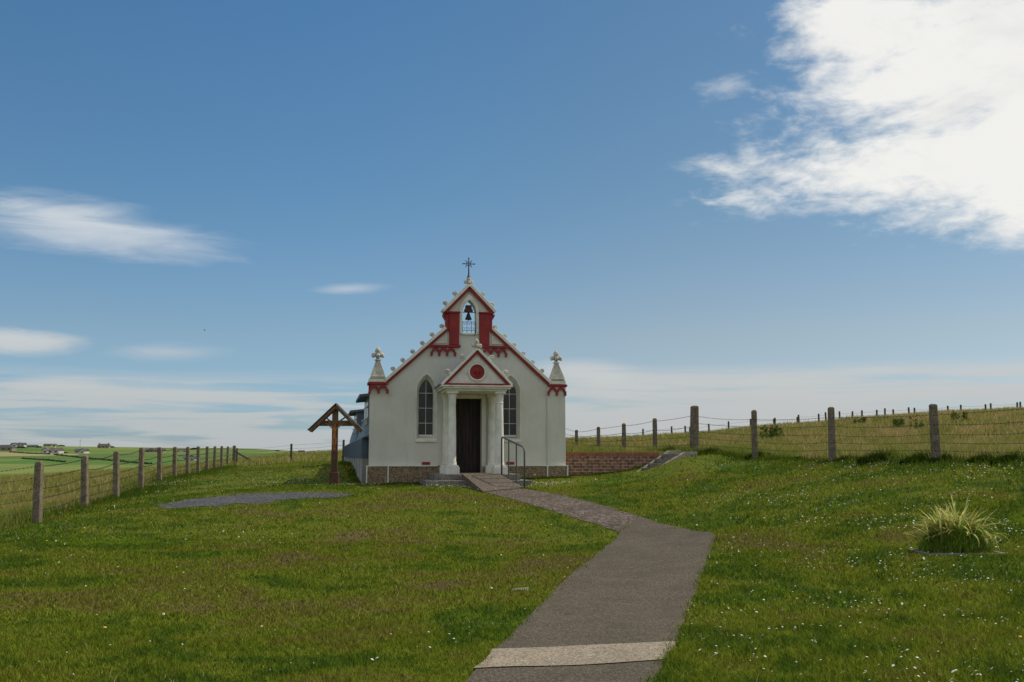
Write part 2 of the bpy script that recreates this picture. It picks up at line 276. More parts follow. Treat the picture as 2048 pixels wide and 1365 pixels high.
# ------------------------------------------------------------------ mesh builder
class MB:
    def __init__(s): s.v = []; s.f = []
    def add(s, vs, fs):
        k = len(s.v); s.v += [tuple(v) for v in vs]; s.f += [tuple(i+k for i in f) for f in fs]; return s
    def box(s, x0, x1, y0, y1, z0, z1):
        return s.add([(x0,y0,z0),(x1,y0,z0),(x1,y1,z0),(x0,y1,z0),(x0,y0,z1),(x1,y0,z1),(x1,y1,z1),(x0,y1,z1)],
                     [(0,3,2,1),(4,5,6,7),(0,1,5,4),(1,2,6,5),(2,3,7,6),(3,0,4,7)])
    def prism(s, loops, y0, y1):
        """xz outline(s) (first outer, rest holes) given thickness along y"""
        if not isinstance(loops[0][0], (tuple, list)): loops = [loops]
        tri = tessellate_polygon([[Vector((p[0], p[1], 0)) for p in l] for l in loops])
        flat = [p for l in loops for p in l]; n = len(flat)
        vs = [(p[0], y0, p[1]) for p in flat] + [(p[0], y1, p[1]) for p in flat]
        fs = [tuple(t) for t in tri] + [tuple(i+n for i in reversed(t)) for t in tri]
        k = 0
        for l in loops:
            m = len(l)
            for i in range(m): a, b = k+i, k+(i+1) % m; fs.append((a, b, b+n, a+n))
            k += m
        return s.add(vs, fs)
    def strip(s, pts, w, y0, y1, up=True):
        """band of width w beside an xz polyline, mitred"""
        n = len(pts); off = []
        for i in range(n):
            a = Vector(pts[max(i-1, 0)]); b = Vector(pts[i]); c = Vector(pts[min(i+1, n-1)])
            d1 = (b-a).normalized() if i > 0 else (c-b).normalized(); d2 = (c-b).normalized() if i < n-1 else d1
            n1 = Vector((-d1.y, d1.x)); n2 = Vector((-d2.y, d2.x)); m = (n1+n2).normalized(); m = m/max(.3, m.dot(n1))
            off.append(tuple(b+m*w*(1 if up else -1)))
        for i in range(n-1):
            s.prism([pts[i], pts[i+1], off[i+1], off[i]], y0, y1)
        return s
    def lathe(s, prof, cx=0, cy=0, seg=20, flute=0):
        vs = []; fs = []; n = len(prof)
        for r, z in prof:
            for k in range(seg):
                a = 2*math.pi*k/seg; rr = r*(1-(flute if k % 2 else 0)); vs.append((cx+rr*math.cos(a), cy+rr*math.sin(a), z))
        for i in range(n-1):
            for k in range(seg): a = i*seg+k; b = i*seg+(k+1) % seg; fs.append((a, b, b+seg, a+seg))
        fs.append(tuple(reversed(range(seg)))); fs.append(tuple((n-1)*seg+k for k in range(seg)))
        return s.add(vs, fs)
    def tube(s, pts, r, seg=8):
        pts = [Vector(p) for p in pts]; n = len(pts); vs = []; fs = []
        rs = r if isinstance(r, (list, tuple)) else [r]*n
        up0 = None
        for i, p in enumerate(pts):
            d = (pts[min(i+1, n-1)]-pts[max(i-1, 0)]).normalized()
            if up0 is None: up0 = d.orthogonal().normalized()
            a = (up0-d*up0.dot(d)).normalized(); up0 = a; b = d.cross(a)
            for k in range(seg):
                t = 2*math.pi*k/seg; vs.append(p+(a*math.cos(t)+b*math.sin(t))*rs[i])
        for i in range(n-1):
            for k in range(seg): a = i*seg+k; b = i*seg+(k+1) % seg; fs.append((a, b, b+seg, a+seg))
        fs.append(tuple(reversed(range(seg)))); fs.append(tuple((n-1)*seg+k for k in range(seg)))
        return s.add(vs, fs)
    def ball(s, c, r, seg=12, rings=8):
        rx, ry, rz = r if isinstance(r, (tuple, list)) else (r, r, r); vs = [(c[0], c[1], c[2]-rz)]; fs = []
        for i in range(1, rings):
            p = math.pi*i/rings-math.pi/2
            for k in range(seg): a = 2*math.pi*k/seg; vs.append((c[0]+rx*math.cos(p)*math.cos(a), c[1]+ry*math.cos(p)*math.sin(a), c[2]+rz*math.sin(p)))
        vs.append((c[0], c[1], c[2]+rz)); t = len(vs)-1
        for k in range(seg): fs.append((0, 1+(k+1) % seg, 1+k)); fs.append((t, t-seg+k, t-seg+(k+1) % seg))
        for i in range(rings-2):
            for k in range(seg): a = 1+i*seg+k; b = 1+i*seg+(k+1) % seg; fs.append((a, b, b+seg, a+seg))
        return s.add(vs, fs)
    def shift(s, d):
        s.v = [(v[0]+d[0], v[1]+d[1], v[2]+d[2]) for v in s.v]; return s
    def xf(s, m):
        s.v = [tuple(m @ Vector(v)) for v in s.v]; return s
    def build(s, name, m, parent=None, smooth=False, bevel=0, off=None):
        if off: s.shift(off)
        me = bpy.data.meshes.new(name); me.from_pydata(s.v, [], s.f); me.validate(); me.update()
        bm = bmesh.new(); bm.from_mesh(me); bmesh.ops.recalc_face_normals(bm, faces=bm.faces); bm.to_mesh(me); bm.free()
        me.materials.append(m)
        o = bpy.data.objects.new(name, me); S.collection.objects.link(o); o.parent = parent
        if smooth:
            me.shade_smooth()
            if smooth != 'all':
                try: me.set_sharp_from_angle(angle=R(40))
                except Exception: pass
        if bevel:
            b = o.modifiers.new('bevel', 'BEVEL'); b.width = bevel; b.segments = 2; b.limit_method = 'ANGLE'; b.angle_limit = R(40)
        return o
def tag(o, label, cat, group=None, kind=None):
    o['label'] = label
    o['category'] = cat
    if group: o['group'] = group
    if kind: o['kind'] = kind
    return o
def thing(name, label, cat, loc, rz=0, group=None):
    o = bpy.data.objects.new(name, None); o.empty_display_size = .3; S.collection.objects.link(o)
    o.location = loc; o.rotation_euler = (0, 0, rz); return tag(o, label, cat, group)
def struct(o, label=None, cat=None):
    o['kind'] = 'structure'
    if label: o['label'] = label; o['category'] = cat
    return o

# ------------------------------------------------------------------ chapel frame of reference
CA = math.atan((1024-650)/FPX); CO = Vector((-1.2454, 29.5, 0)); ca, sa = math.cos(CA), math.sin(CA)
def to_loc(x, y): dx = x-CO.x; dy = y-CO.y; return dx*ca+dy*sa, -dx*sa+dy*ca
def to_world(u, w): return CO.x+u*ca-w*sa, CO.y+u*sa+w*ca

# ------------------------------------------------------------------ terrain
def tps(pts, lam=.02):
    P = np.array(pts, float); n = len(P); d = np.hypot(P[:, None, 0]-P[None, :, 0], P[:, None, 1]-P[None, :, 1])
    K = np.where(d > 0, d*d*np.log(d+1e-9), 0)+np.eye(n)*lam; A = np.zeros((n+3, n+3)); A[:n, :n] = K
    Q = np.c_[np.ones(n), P[:, :2]]; A[:n, n:] = Q; A[n:, :n] = Q.T
    w = np.linalg.solve(A, np.r_[P[:, 2], 0, 0, 0])
    def f(x, y):
        x = np.asarray(x, float); y = np.asarray(y, float); r = w[n]+w[n+1]*x+w[n+2]*y
        for i in range(n):
            d = np.hypot(x-P[i, 0], y-P[i, 1]); r = r+w[i]*d*d*np.log(d+1e-9)
        return r
    return f
def pp(px, py, Yd):
    r = ray(px, py); k = Yd/r[1]; return (r[0]*k, Yd, 1.6+r[2]*k)
FENL = [(78,925,1045),(170,913,1019),(233,904,998),(283,897,975),(320,896,962),(350,895,956),(376,895,951),(397,894,945),(415,894,942),(430,893.5,938),(444,893,936),(456,894,933),(469,892,932)]
fenY = [4*(4.98+i) for i in range(13)]
zs = [.31, .37, .44, .56, .70, .72, .75, .80, .82, .86, .87, .91, .94]
LP = [((px-1024)*Yd/FPX, Yd, z) for (px, t, b), Yd, z in zip(FENL, fenY, zs)][::2]
LP += [(0,0,0),(-6,0,-.1),(7,0,.1),(0,6,0),(-4,7,-.04),(3.6,7,.12),(-8,10,.02),(-5,13,.10),(0,13,.06),(1.6,12,.0),(2.9,17.2,.27),(5.8,12.9,.34),(9,13,.55),
       pp(1140,1022,21.2),pp(1015,985,26),pp(480,1005,23),pp(668,968,28),pp(740,971,28.7),pp(870,970,27.8),pp(1137,957,29.6),pp(1220,953,29.9),pp(1290,942,30.0),
       pp(1345,924,29.3),pp(1378,914,30.1),pp(1310,940,29.1),pp(1450,922,29.3),pp(1389,911,32.4),pp(1508,919,28.8),pp(1662,925,25.2),pp(1866,928,21.6),(9.9,18,1.38),(12,12,1.0),(11,8,.5),(15,18,1.5),
       pp(1420,985,23),pp(1600,985,20.5),pp(1500,1060,16.5),(-14,20,.0),(-14,10,-.15),(-22,40,.15),(-27,55,.25),(-32,60,.0),(-40,80,-.9),(-45,100,-1.5),(-30,30,-.2),
       pp(650,935,40),pp(560,930,55),pp(600,925,60),pp(560,918,80),pp(590,912,95),pp(690,908,110),(-34,120,.6),(-60,140,-1.8),(-80,60,-1.5),(-60,20,-1),(20,0,.5),(-30,-20,-.5),(30,-20,.5),
       (0,60,1.3),(0,110,1.6),(-10,150,0),(20,150,0)]
FP = [pp(1389,910,32.4),pp(1508,918,28.8),pp(1662,924,25.2),pp(1866,926,21.6),(9.9,18,1.4),(12,12,1.0),(5.07,36.3,1.62),(4.4,40.2,1.68),(3.73,44.1,1.78),(3.0,48,1.95),
      (2.2,30.6,1.58),(4,31,1.6),(20,20,1.9),(30,10,2),(0,60,2.2),
      pp(1000,892,58),pp(1140,885,58),pp(1390,874,58),pp(1600,853,58),pp(1760,840,57),pp(1900,832,56),pp(2048,826,55),pp(2300,820,52),pp(1600,905,36),pp(1900,900,34),
      (3,75,1.8),(12,75,2.2),(25,75,3.2),(40,75,3.5),(60,40,4.2),(60,80,3),(20,110,.5),(50,110,0),(0,110,.5),(80,0,2.5),(30,-20,1)]
fL = tps(LP); fF = tps(FP)
fA = Vector((5.77, 32.4)); fD = Vector((-1.035, 3.6)).normalized(); fN = Vector((fD.y, -fD.x))     # right fence line, normal to the field side
def sm(v, a, b):
    t = np.clip((np.asarray(v, float)-a)/(b-a), 0, 1); return t*t*(3-2*t)
def far(x, y):
    px = 1024+2048*x/np.maximum(y, 1); k = np.interp(px, [-400, 0, 500, 640, 760, 1024, 2500], [1.15, 1, .78, .45, .5, .35, .3])
    r = np.hypot(x, y)
    return np.interp(r, [0,150,250,400,520,700,1000,1300,1500,2200,6000], [0,-1.9,-1.9,-1.2,.3,3.6,8.2,13.5,13.2,-5,-40])*np.where(r > 400, k, 1)
def noise2(x, y): return .5*np.sin(x*1.3+1.7*np.sin(y*.7))*np.cos(y*1.1+1.3*np.sin(x*.9+2))+.3*np.sin(x*2.9+y*2.3+np.sin(x*3.1))+.2*np.cos(x*4.3-y*3.7)
PGX, PGY, PGZ = pp(1933, 1112, 12.9); PGY += .28
def hmap(x, y):
    x = np.asarray(x, float); y = np.asarray(y, float); l = fL(x, y); fF_ = fF(x, y)
    d = (x-fA.x)*fN.x+(y-fA.y)*fN.y; u = (x-CO.x)*ca+(y-CO.y)*sa; w = -(x-CO.x)*sa+(y-CO.y)*ca
    m = np.maximum(sm(d, -.5, .7), sm(w, .72, 1.15)*sm(u, 3.3, 3.8)*sm(u, 10, 6)*1.0)
    m = np.where(y > 100, m*sm(y, 140, 100), m)
    z = l+(fF_-l)*m+noise2(x*.8, y*.8)*.022*sm(y, 130, 100)*sm(np.hypot(x, y-28), 1, 6)
    z += noise2(x*.35+3, y*.35)*.12*m*sm(y, 30, 45)*sm(x, 3, 8)
    pf = sm(np.hypot((x-PGX)*.8, y-PGY), 1.25, .72); z = z*(1-pf)+PGZ*pf
    r = np.hypot(x, y); q = sm(r, 105, 175)
    return z*(1-q)+far(x, y)*q
GX0, GX1, GY0, GY1, GS = -48., 48., -4., 112., .25
gx = np.arange(GX0, GX1+GS/2, GS); gy = np.arange(GY0, GY1+GS/2, GS); GXX, GYY = np.meshgrid(gx, gy); GZ = hmap(GXX, GYY)
def H(x, y):
    x = np.asarray(x, float); y = np.asarray(y, float)
    if x.ndim == 0 and not (GX0 < x < GX1-GS and GY0 < y < GY1-GS): return float(hmap(x, y))
    fx = np.clip((x-GX0)/GS, 0, len(gx)-1.001); fy = np.clip((y-GY0)/GS, 0, len(gy)-1.001); i = fx.astype(int); j = fy.astype(int); a = fx-i; b = fy-j
    z = GZ[j, i]*(1-a)*(1-b)+GZ[j, i+1]*a*(1-b)+GZ[j+1, i]*(1-a)*b+GZ[j+1, i+1]*a*b
    return float(z) if z.ndim == 0 else z
def G(px, py, ymin=4, ymax=1600):
    """where the sight line through a spot of the photograph meets the ground"""
    r = ray(px, py); yv = ymin; step = .1; prev = None
    while yv < ymax:
        k = yv/r[1]; x = r[0]*k; z = 1.6+r[2]*k; g = z-H(x, yv)
        if g < 0:
            if prev is not None: t = prev[1]/(prev[1]-g); yv = prev[0]+(yv-prev[0])*t
            k = yv/r[1]; return (r[0]*k, yv, H(r[0]*k, yv))
        prev = (yv, g); yv += max(.05, yv*.01)
    k = ymax/r[1]; return (r[0]*k, ymax, 1.6+r[2]*k)

# ground sheet
def lines(a, b, s, far_, ratio=1.07):
    v = list(np.arange(a, b+1e-6, s)); st = s; p = b
    while p < far_: st *= ratio; p += st; v.append(p)
    st = s; p = a; w = []
    while p > -far_: st *= ratio; p -= st; w.append(p)
    return np.array(w[::-1]+v)
xs = lines(-30, 30, .5, 4000); ys = lines(-2, 62, .4, 4500); ys = ys[ys > -300]
xs = np.unique(np.round(np.r_[xs, np.arange(-6, 8, .25), np.arange(1.25, 6.0, .125)], 4)); ys = np.unique(np.round(np.r_[ys[(ys < 4) | (ys > 30)], np.arange(4, 30, .25), np.arange(29.625, 32.8, .125)], 4))
GX, GY = np.meshgrid(xs, ys); ZZ = hmap(GX, GY)
nx, ny = len(xs), len(ys)
me = bpy.data.meshes.new('ground'); V = np.c_[GX.ravel(), GY.ravel(), ZZ.ravel()]
idx = np.arange(nx*ny).reshape(ny, nx); F = np.stack([idx[:-1, :-1], idx[:-1, 1:], idx[1:, 1:], idx[1:, :-1]], -1).reshape(-1, 4)
def np_mesh(me, V, F):
    k = F.shape[1]; me.vertices.add(len(V)); me.vertices.foreach_set('co', V.astype(np.float32).ravel())
    me.loops.add(F.size); me.loops.foreach_set('vertex_index', F.astype(np.int32).ravel())
    me.polygons.add(len(F)); me.polygons.foreach_set('loop_start', np.arange(0, F.size, k, dtype=np.int32))
    me.polygons.foreach_set('loop_total', np.full(len(F), k, np.int32)); me.update(calc_edges=True)
np_mesh(me, V, F)
ground = bpy.data.objects.new('ground', me); S.collection.objects.link(ground); struct(ground)
# field palette for the far farmland, held as the fields' own colours
FC = GX[:-1, :-1].ravel()+.1; FY = GY[:-1, :-1].ravel()+.1
def fence_side(x, y): return (x-fA.x)*fN.x+(y-fA.y)*fN.y
LFx = lambda y: np.interp(y, fenY, [(p[0]-1024)*Y_/FPX for p, Y_ in zip(FENL, fenY)])
def is_meadow(x, y):
    x = np.asarray(x); y = np.asarray(y); u = (x-CO.x)*ca+(y-CO.y)*sa; w = -(x-CO.x)*sa+(y-CO.y)*ca
    left = (x < LFx(y)-.05+np.where(y < 20, (20-y)*.13, 0)) & (y < 75)
    back = (y > 60+(x+14)*.0) & (x < 3)
    right = (fence_side(x, y) > .1) | ((u > 3.3) & (w > .8) & (u < 12))
    return left | back | right
r_ = np.hypot(FC, FY)
fm = np.where(r_ > 118, 2, np.where(is_meadow(FC, FY), 1, 0)).astype(np.int32)
farmat = bpy.data.materials.new('far_farmland'); farmat.use_nodes = True
t = farmat.node_tree; b = t.nodes['Principled BSDF']; b.inputs['Roughness'].default_value = .95; b.inputs['Specular IOR Level'].default_value = .1
g_ = t.nodes.new('ShaderNodeNewGeometry'); mp = t.nodes.new('ShaderNodeMapping'); mp.inputs['Scale'].default_value = (1/120., 1/170., 0); mp.inputs['Rotation'].default_value = (0, 0, .3)
t.links.new(g_.outputs['Position'], mp.inputs[0]); vo = t.nodes.new('ShaderNodeTexVoronoi'); vo.distance = 'CHEBYCHEV'; vo.inputs['Scale'].default_value = 1; vo.inputs['Randomness'].default_value = .75
t.links.new(mp.outputs[0], vo.inputs['Vector']); sc_ = t.nodes.new('ShaderNodeSeparateColor'); t.links.new(vo.outputs['Color'], sc_.inputs[0])
rp = t.nodes.new('ShaderNodeValToRGB'); rp.color_ramp.interpolation = 'CONSTANT'; e = rp.color_ramp.elements
e[0].position = 0; e[0].color = (.090, .165, .030, 1); e[1].position = .25; e[1].color = (.125, .185, .035, 1)
for p, c in ((.45, (.165, .205, .05)), (.68, (.10, .15, .035)), (.82, (.29, .26, .12)), (.92, (.19, .20, .06))): q = e.new(p); q.color = (*c, 1)
t.links.new(sc_.outputs[0], rp.inputs[0])
nn = t.nodes.new('ShaderNodeTexNoise'); nn.inputs['Scale'].default_value = .05; nn.inputs['Detail'].default_value = 5; t.links.new(g_.outputs['Position'], nn.inputs['Vector'])
mr = t.nodes.new('ShaderNodeMapRange'); t.links.new(nn.outputs[0], mr.inputs[0]); mr.inputs[1].default_value = .3; mr.inputs[2].default_value = .7; mr.inputs[3].default_value = .8; mr.inputs[4].default_value = 1.2
vm = t.nodes.new('ShaderNodeVectorMath'); vm.operation = 'SCALE'; t.links.new(rp.outputs[0], vm.inputs[0]); t.links.new(mr.outputs[0], vm.inputs['Scale']); t.links.new(vm.outputs[0], b.inputs['Base Color'])
M['meadow_soil'] = leafmat('meadow_ground', [(.3, (.08, .11, .015)), (.5, (.14, .13, .03)), (.7, (.20, .15, .06))], .5, trans=0, fine=4, finecol=.35)
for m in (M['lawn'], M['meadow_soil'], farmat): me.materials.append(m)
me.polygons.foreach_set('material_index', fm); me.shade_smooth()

# ------------------------------------------------------------------ path, gravel
def loft(name, Lp, Rp, m, dz, across=10, step=.25, thick=.0, ragged=0.):
    A = [Vector(G(*p)) for p in Lp]; B = [Vector(G(*p)) for p in Rp]; rows = []
    for i in range(len(A)-1):
        n = max(1, int(max((A[i+1]-A[i]).length, (B[i+1]-B[i]).length)/step))
        for k in range(n): t = k/n; rows.append((A[i].lerp(A[i+1], t), B[i].lerp(B[i+1], t)))
    rows.append((A[-1], B[-1])); V = []; F = []; ends = []
    for j, (a, b) in enumerate(rows):
        if ragged:
            d = (b-a).normalized(); a = a+d*(mnoise.noise(a*2.1)*ragged); b = b+d*(mnoise.noise(b*2.1+Vector((9, 0, 0)))*ragged)
        for k in range(across+1):
            p = a.lerp(b, k/across); V.append((p.x, p.y, H(p.x, p.y)+dz))
    for j in range(len(rows)-1):
        for k in range(across): q = j*(across+1)+k; F.append((q, q+1, q+across+2, q+across+1))
    # turned-down edges
    nb = len(V)
    for j in range(len(rows)):
        for k in (0, across): x, y, z = V[j*(across+1)+k]; V.append((x, y, z-.12))
    for j in range(len(rows)-1):
        a, b = j*(across+1), (j+1)*(across+1); F.append((a, b, nb+2*j+2, nb+2*j)); F.append((a+across, b+across, nb+2*j+3, nb+2*j+1))
    mb = MB(); mb.v = V; mb.f = F; o = mb.build(name, m, smooth='all'); o.data.set_sharp_from_angle(angle=R(50))
    return o, [(r[0].x, r[0].y) for r in rows]+[(r[1].x, r[1].y) for r in reversed(rows)]
pathL = [(845,1460),(900,1400),(955,1342),(990,1303),(1045,1247),(1100,1191),(1180,1121),(1240,1068),(1278,1033.5)]
pathR = [(1262,1460),(1288,1400),(1322,1340),(1352,1287),(1377,1222),(1398,1165),(1418,1112),(1432,1073),(1424,1066)]
o, poly1 = loft('path', pathL, pathR, M['path'], .014, ragged=.03); struct(o, 'worn grey concrete path bending through the lawn', 'path')
gL = [(1241,1067),(1190,1049),(1140,1034),(1090,1019),(1040,1004),(1000,993),(968,985)]
gR = [(1279,1033),(1230,1019),(1180,1006),(1140,995),(1100,987.5),(1070,982.5),(1045,978)]
o, poly2 = loft('gravel_path', gL, gR, M['gravel'], .012, ragged=.12); struct(o, 'brown gravel path between the ramp and the concrete path', 'path')
o, _ = loft('pale_concrete_strip', [(953,1342),(990,1303)], [(1330,1324),(1357,1287)], M['strip'], .022, across=14, ragged=.06); struct(o, 'pale concrete strip crossing the grey path', 'path')
patch_px = [(308,1010),(330,1004),(375,1000),(420,996),(470,990),(520,986),(570,986.5),(640,987),(700,989),(690,992),(630,997),(560,1002),(510,1008),(440,1012),(370,1016),(330,1020)]
pp3 = [G(*p) for p in patch_px]; poly3 = [(p[0], p[1]) for p in pp3]
# gravel patch as a small draped fan
mb = MB(); c = Vector((sum(p[0] for p in pp3)/len(pp3), sum(p[1] for p in pp3)/len(pp3)))
top = [(308,1010),(375,1000),(470,990),(520,986),(600,986.5),(650,987),(705,989)]; bot = [(325,1019),(385,1016),(470,1010),(525,1006),(600,999),(650,995),(705,991.5)]
o, _ = loft('gravel_patch', top, bot, M['greygravel'], .010, across=12, ragged=.5); struct(o, 'long grey gravel patch in the lawn left of the chapel', 'gravel')

def inpoly(poly, x, y):
    x = np.asarray(x); y = np.asarray(y); r = np.zeros(x.shape, bool); n = len(poly); j = n-1
    for i in range(n):
        xi, yi = poly[i]; xj, yj = poly[j]
        c = ((yi > y) != (yj > y)) & (x < (xj-xi)*(y-yi)/(yj-yi+1e-12)+xi); r ^= c; j = i
    return r

# ------------------------------------------------------------------ chapel
CZ = .78
chapel = thing('chapel', 'small white chapel with red trim, open belfry and pillared porch fronting a curved hut', 'chapel', (CO.x, CO.y, CZ), CA)
OFF = (0, 0, -CZ)
def part(mb, name, m, parent=chapel, **k): return mb.build(name, M[m], parent, off=OFF, **k)
def arch(cx, w, z0, zs_, za, n=9):
    """pointed-arch outline, anticlockwise from bottom left going right"""
    h = za-zs_; Rr = (w*w+h*h)/(2*w); a = math.asin(min(1, h/Rr)); pts = [(cx-w, z0), (cx+w, z0)]
    for i in range(n+1): t = a*i/n; pts.append((cx+w-Rr+Rr*math.cos(t), zs_+Rr*math.sin(t)))
    for i in range(n-1, -1, -1): t = a*i/n; pts.append((cx-w+Rr-Rr*math.cos(t), zs_+Rr*math.sin(t)))
    return pts
WT = .32
outer = [(-2.82,1.32),(-.38,1.32),(-.38,3.24),(.38,3.24),(.38,1.32),(2.82,1.32),(2.82,3.66),(2.35,3.70),(.66,5.23),(.66,5.75),(0,6.46),(-.66,5.75),(-.66,5.23),(-2.35,3.70),(-2.82,3.66)]
WC = 1.22
wh = [arch(s*WC, .285, 2.06, 3.42, 3.93) for s in (-1, 1)]
bell_hole = arch(.0, .205, 5.13, 5.70, 6.10)
part(MB().prism([outer, wh[0], wh[1], bell_hole], 0, WT), 'front_wall', 'white')
# corner pilaster strips of the wall
for s in (1,):
    a, b = sorted((s*2.30, s*2.845)); part(MB().box(a, b, -.05, -.003, 1.323, 3.60), 'corner_pilaster', 'white', bevel=.01)
# plinth
for s in (-1, 1):
    a, b = sorted((s*.40, s*2.27)); pl = part(MB().box(a, b, -.09, WT, .3, 1.30), 'plinth', 'plinth')
    a, b = sorted((s*2.31, s*2.87)); part(MB().box(a, b, -.11, WT+.02, .3, 1.30), 'plinth', 'plinth')
    q = MB()
    for c in (2.29, 2.885): q.box(s*c-.018, s*c+.018, -.125, -.08, .3, 1.302)
    a, b = sorted((s*.9, s*2.905)); q.box(a, b, -.125, 0, 1.302, 1.328); part(q, 'plinth_edging', 'white_trim')
    part(MB().box(*sorted((s*1.10, s*1.33)), -.02, .02, 1.345, 1.425), 'air_vent', 'red')
# windows
for s in (-1, 1):
    o_ = wh[(s+1)//2]; i_ = arch(s*WC, .205, 2.13, 3.38, 3.79)
    fr = MB(); n = len(o_); fr.add([(p[0], -.0, p[1]) for p in o_]+[(p[0], .2, p[1]) for p in i_], [(k, (k+1) % n, n+(k+1) % n, n+k) for k in range(n)])
    e1 = arch(s*WC, .312, 2.045, 3.42, 3.965)
    fr.prism([e1, arch(s*WC, .283, 2.075, 3.42, 3.925)], -.022, .01)
    w = part(fr, 'window', 'white_trim'); w['label'] = 'pointed arch window with white bars left of the porch' if s < 0 else 'pointed arch window with white bars right of the porch'
    part(MB().box(s*WC-.30, s*WC+.30, -.05, .03, 1.985, 2.055), 'sill', 'white_trim', w, bevel=.01)
    part(MB().prism(i_, .2, .225), 'pane', 'glass', w)
    bars = MB(); bars.box(s*WC-.0065, s*WC+.0065, .185, .197, 2.14, 3.76)
    for z in (2.53, 2.96, 3.39): bars.box(s*WC-.20, s*WC+.20, .180, .196, z-.007, z+.007)
    bars.box(s*WC-.20, s*WC+.20, .175, .197, 2.14, 2.20)
    part(bars, 'glazing_bar', 'white_trim', w)
# door in its recess
d = part(MB().box(-.379, .379, .26, .30, 1.12, 3.24), 'door', 'door')
bd = MB()
for k in range(7): x = -.378+k*.108; bd.box(x+.006, x+.102, .245, .259, 1.14, 3.23)
part(bd, 'door_board', 'door', d, bevel=.004)
part(MB().tube([(.27,.24,2.05),(.27,.20,2.07),(.27,.20,2.18),(.27,.24,2.2)], .011), 'handle', 'iron', d, smooth=True)
for s in (-1, 1): part(MB().box(*sorted((s*.382, s*.50)), -.03, WT, 1.11, 3.3), 'door_jamb', 'white')
part(MB().box(-.5, .5, -.028, WT-.01, 3.242, 3.345), 'door_lintel', 'white_trim')
# roof copings and red bands
rk = lambda s: [(s*2.37, 3.70), (s*.66, 5.245)]
for s in (-1, 1):
    p = rk(s); p2 = [(s*.735, 5.735), (0, 6.50)]
    up = s < 0
    part(MB().strip(p, .07, -.07, WT+.04, up=not up), 'red_raking_band', 'red')
    part(MB().strip([(a[0], a[1]+.001) for a in p], .085, -.11, WT+.07, up=up), 'gable_coping', 'white_trim', bevel=.01)
    part(MB().strip(p2, .075, -.085, WT+.05, up=not up), 'red_raking_band', 'red')
    part(MB().strip([(a[0], a[1]+.001) for a in p2], .09, -.12, WT+.08, up=up), 'gable_coping', 'white_trim', bevel=.01)
    # corner caps
    a, b = sorted((s*2.33, s*2.895)); part(MB().box(a, b, -.10, WT+.08, 3.60, 3.675), 'red_band', 'red', bevel=.012)
    a, b = sorted((s*2.36, s*2.86)); part(MB().box(a, b, -.075, WT+.06, 3.678, 3.78), 'corner_cap', 'white_trim', bevel=.012)
    # pilasters of the belfry
    a, b = sorted((s*.30, s*.585)); part(MB().box(a, b, -.085, -.002, 4.78, 5.70), 'red_pilaster', 'red', bevel=.008)
    a, b = sorted((s*.587, s*.675)); part(MB().box(a, b, -.045, WT+.03, 5.20, 5.70), 'red_pilaster', 'red', bevel=.008)
    a, b = sorted((s*.27, s*.69)); part(MB().box(a, b, -.115, WT+.05, 5.702, 5.752), 'red_band', 'red', bevel=.01)
    a, b = sorted((s*.60, s*.735)); part(MB().prism([(s*.60,5.70),(s*.755,5.70),(s*.755,5.65),(s*.68,5.52),(s*.60,5.52)], .0, WT+.02), 'red_bracket', 'red', bevel=.008)
    a, b = sorted((s*.255, s*1.30)); part(MB().box(a, b, -.10, -.001, 4.705, 4.775), 'red_band', 'red', bevel=.01)
    # small moulded triangle beside the belfry
    tri = [(s*.66, 4.83), (s*1.06, 4.83), (s*.66, 5.18)]; tri2 = [(s*.69, 4.85), (s*.985, 4.85), (s*.69, 5.11)]
    part(MB().prism([tri, tri2], -.03, -.001), 'triangular_moulding', 'white_trim')
def arches(xs_, ztop, half_ends=(), w=.042, drop=.26, y0=-.075, y1=-.001):
    q = MB()
    for a, b in zip(xs_[:-1], xs_[1:]):
        cx = (a+b)/2; r = abs(b-a)/2-.012; zc = ztop-.02-r*1.15; n = 10; o1 = []; i1 = []
        for k in range(n+1):
            t = math.pi*k/n; o1.append((cx+(r+.012)*math.cos(t), zc+(r*1.15+.015)*math.sin(t))); i1.append((cx+(r-w)*math.cos(t), zc+(r*1.15-w-.015)*math.sin(t)))
        for k in range(n): q.prism([o1[k], o1[k+1], i1[k+1], i1[k]], y0, y1)
    for x in xs_:
        zc = ztop-.13; q.prism([(x-.036, zc), (x+.036, zc), (x+.026, ztop-drop+.05), (x-.026, ztop-drop+.05)], y0-.004, y1)
        q.prism([(x-.036, ztop-drop+.05), (x+.036, ztop-drop+.05), (x+.012, ztop-drop), (x-.012, ztop-drop)], y0-.02, y1)
    return q
for s in (-1, 1):
    q = arches([s*2.835, s*2.585, s*2.335], 3.60, y0=-.10, y1=-.051)
    # the same little arcade returned round the corner
    part(q, 'corbel_arcade', 'red')
    part(arches([s*.41, s*.635, s*.86, s*1.085], 4.705), 'corbel_arcade', 'red')
    x = s*2.835; q2 = MB(); q2.box(x-.02, x+.03, -.1, .32, 3.34, 3.42) if s > 0 else q2.box(x-.03, x+.02, -.1, .32, 3.34, 3.42)
    q2.box(x-.02, x+.02, -.04, .02, 3.42, 3.6); q2.box(x-.02, x+.02, .24, .30, 3.42, 3.6); part(q2, 'corbel_return', 'red')
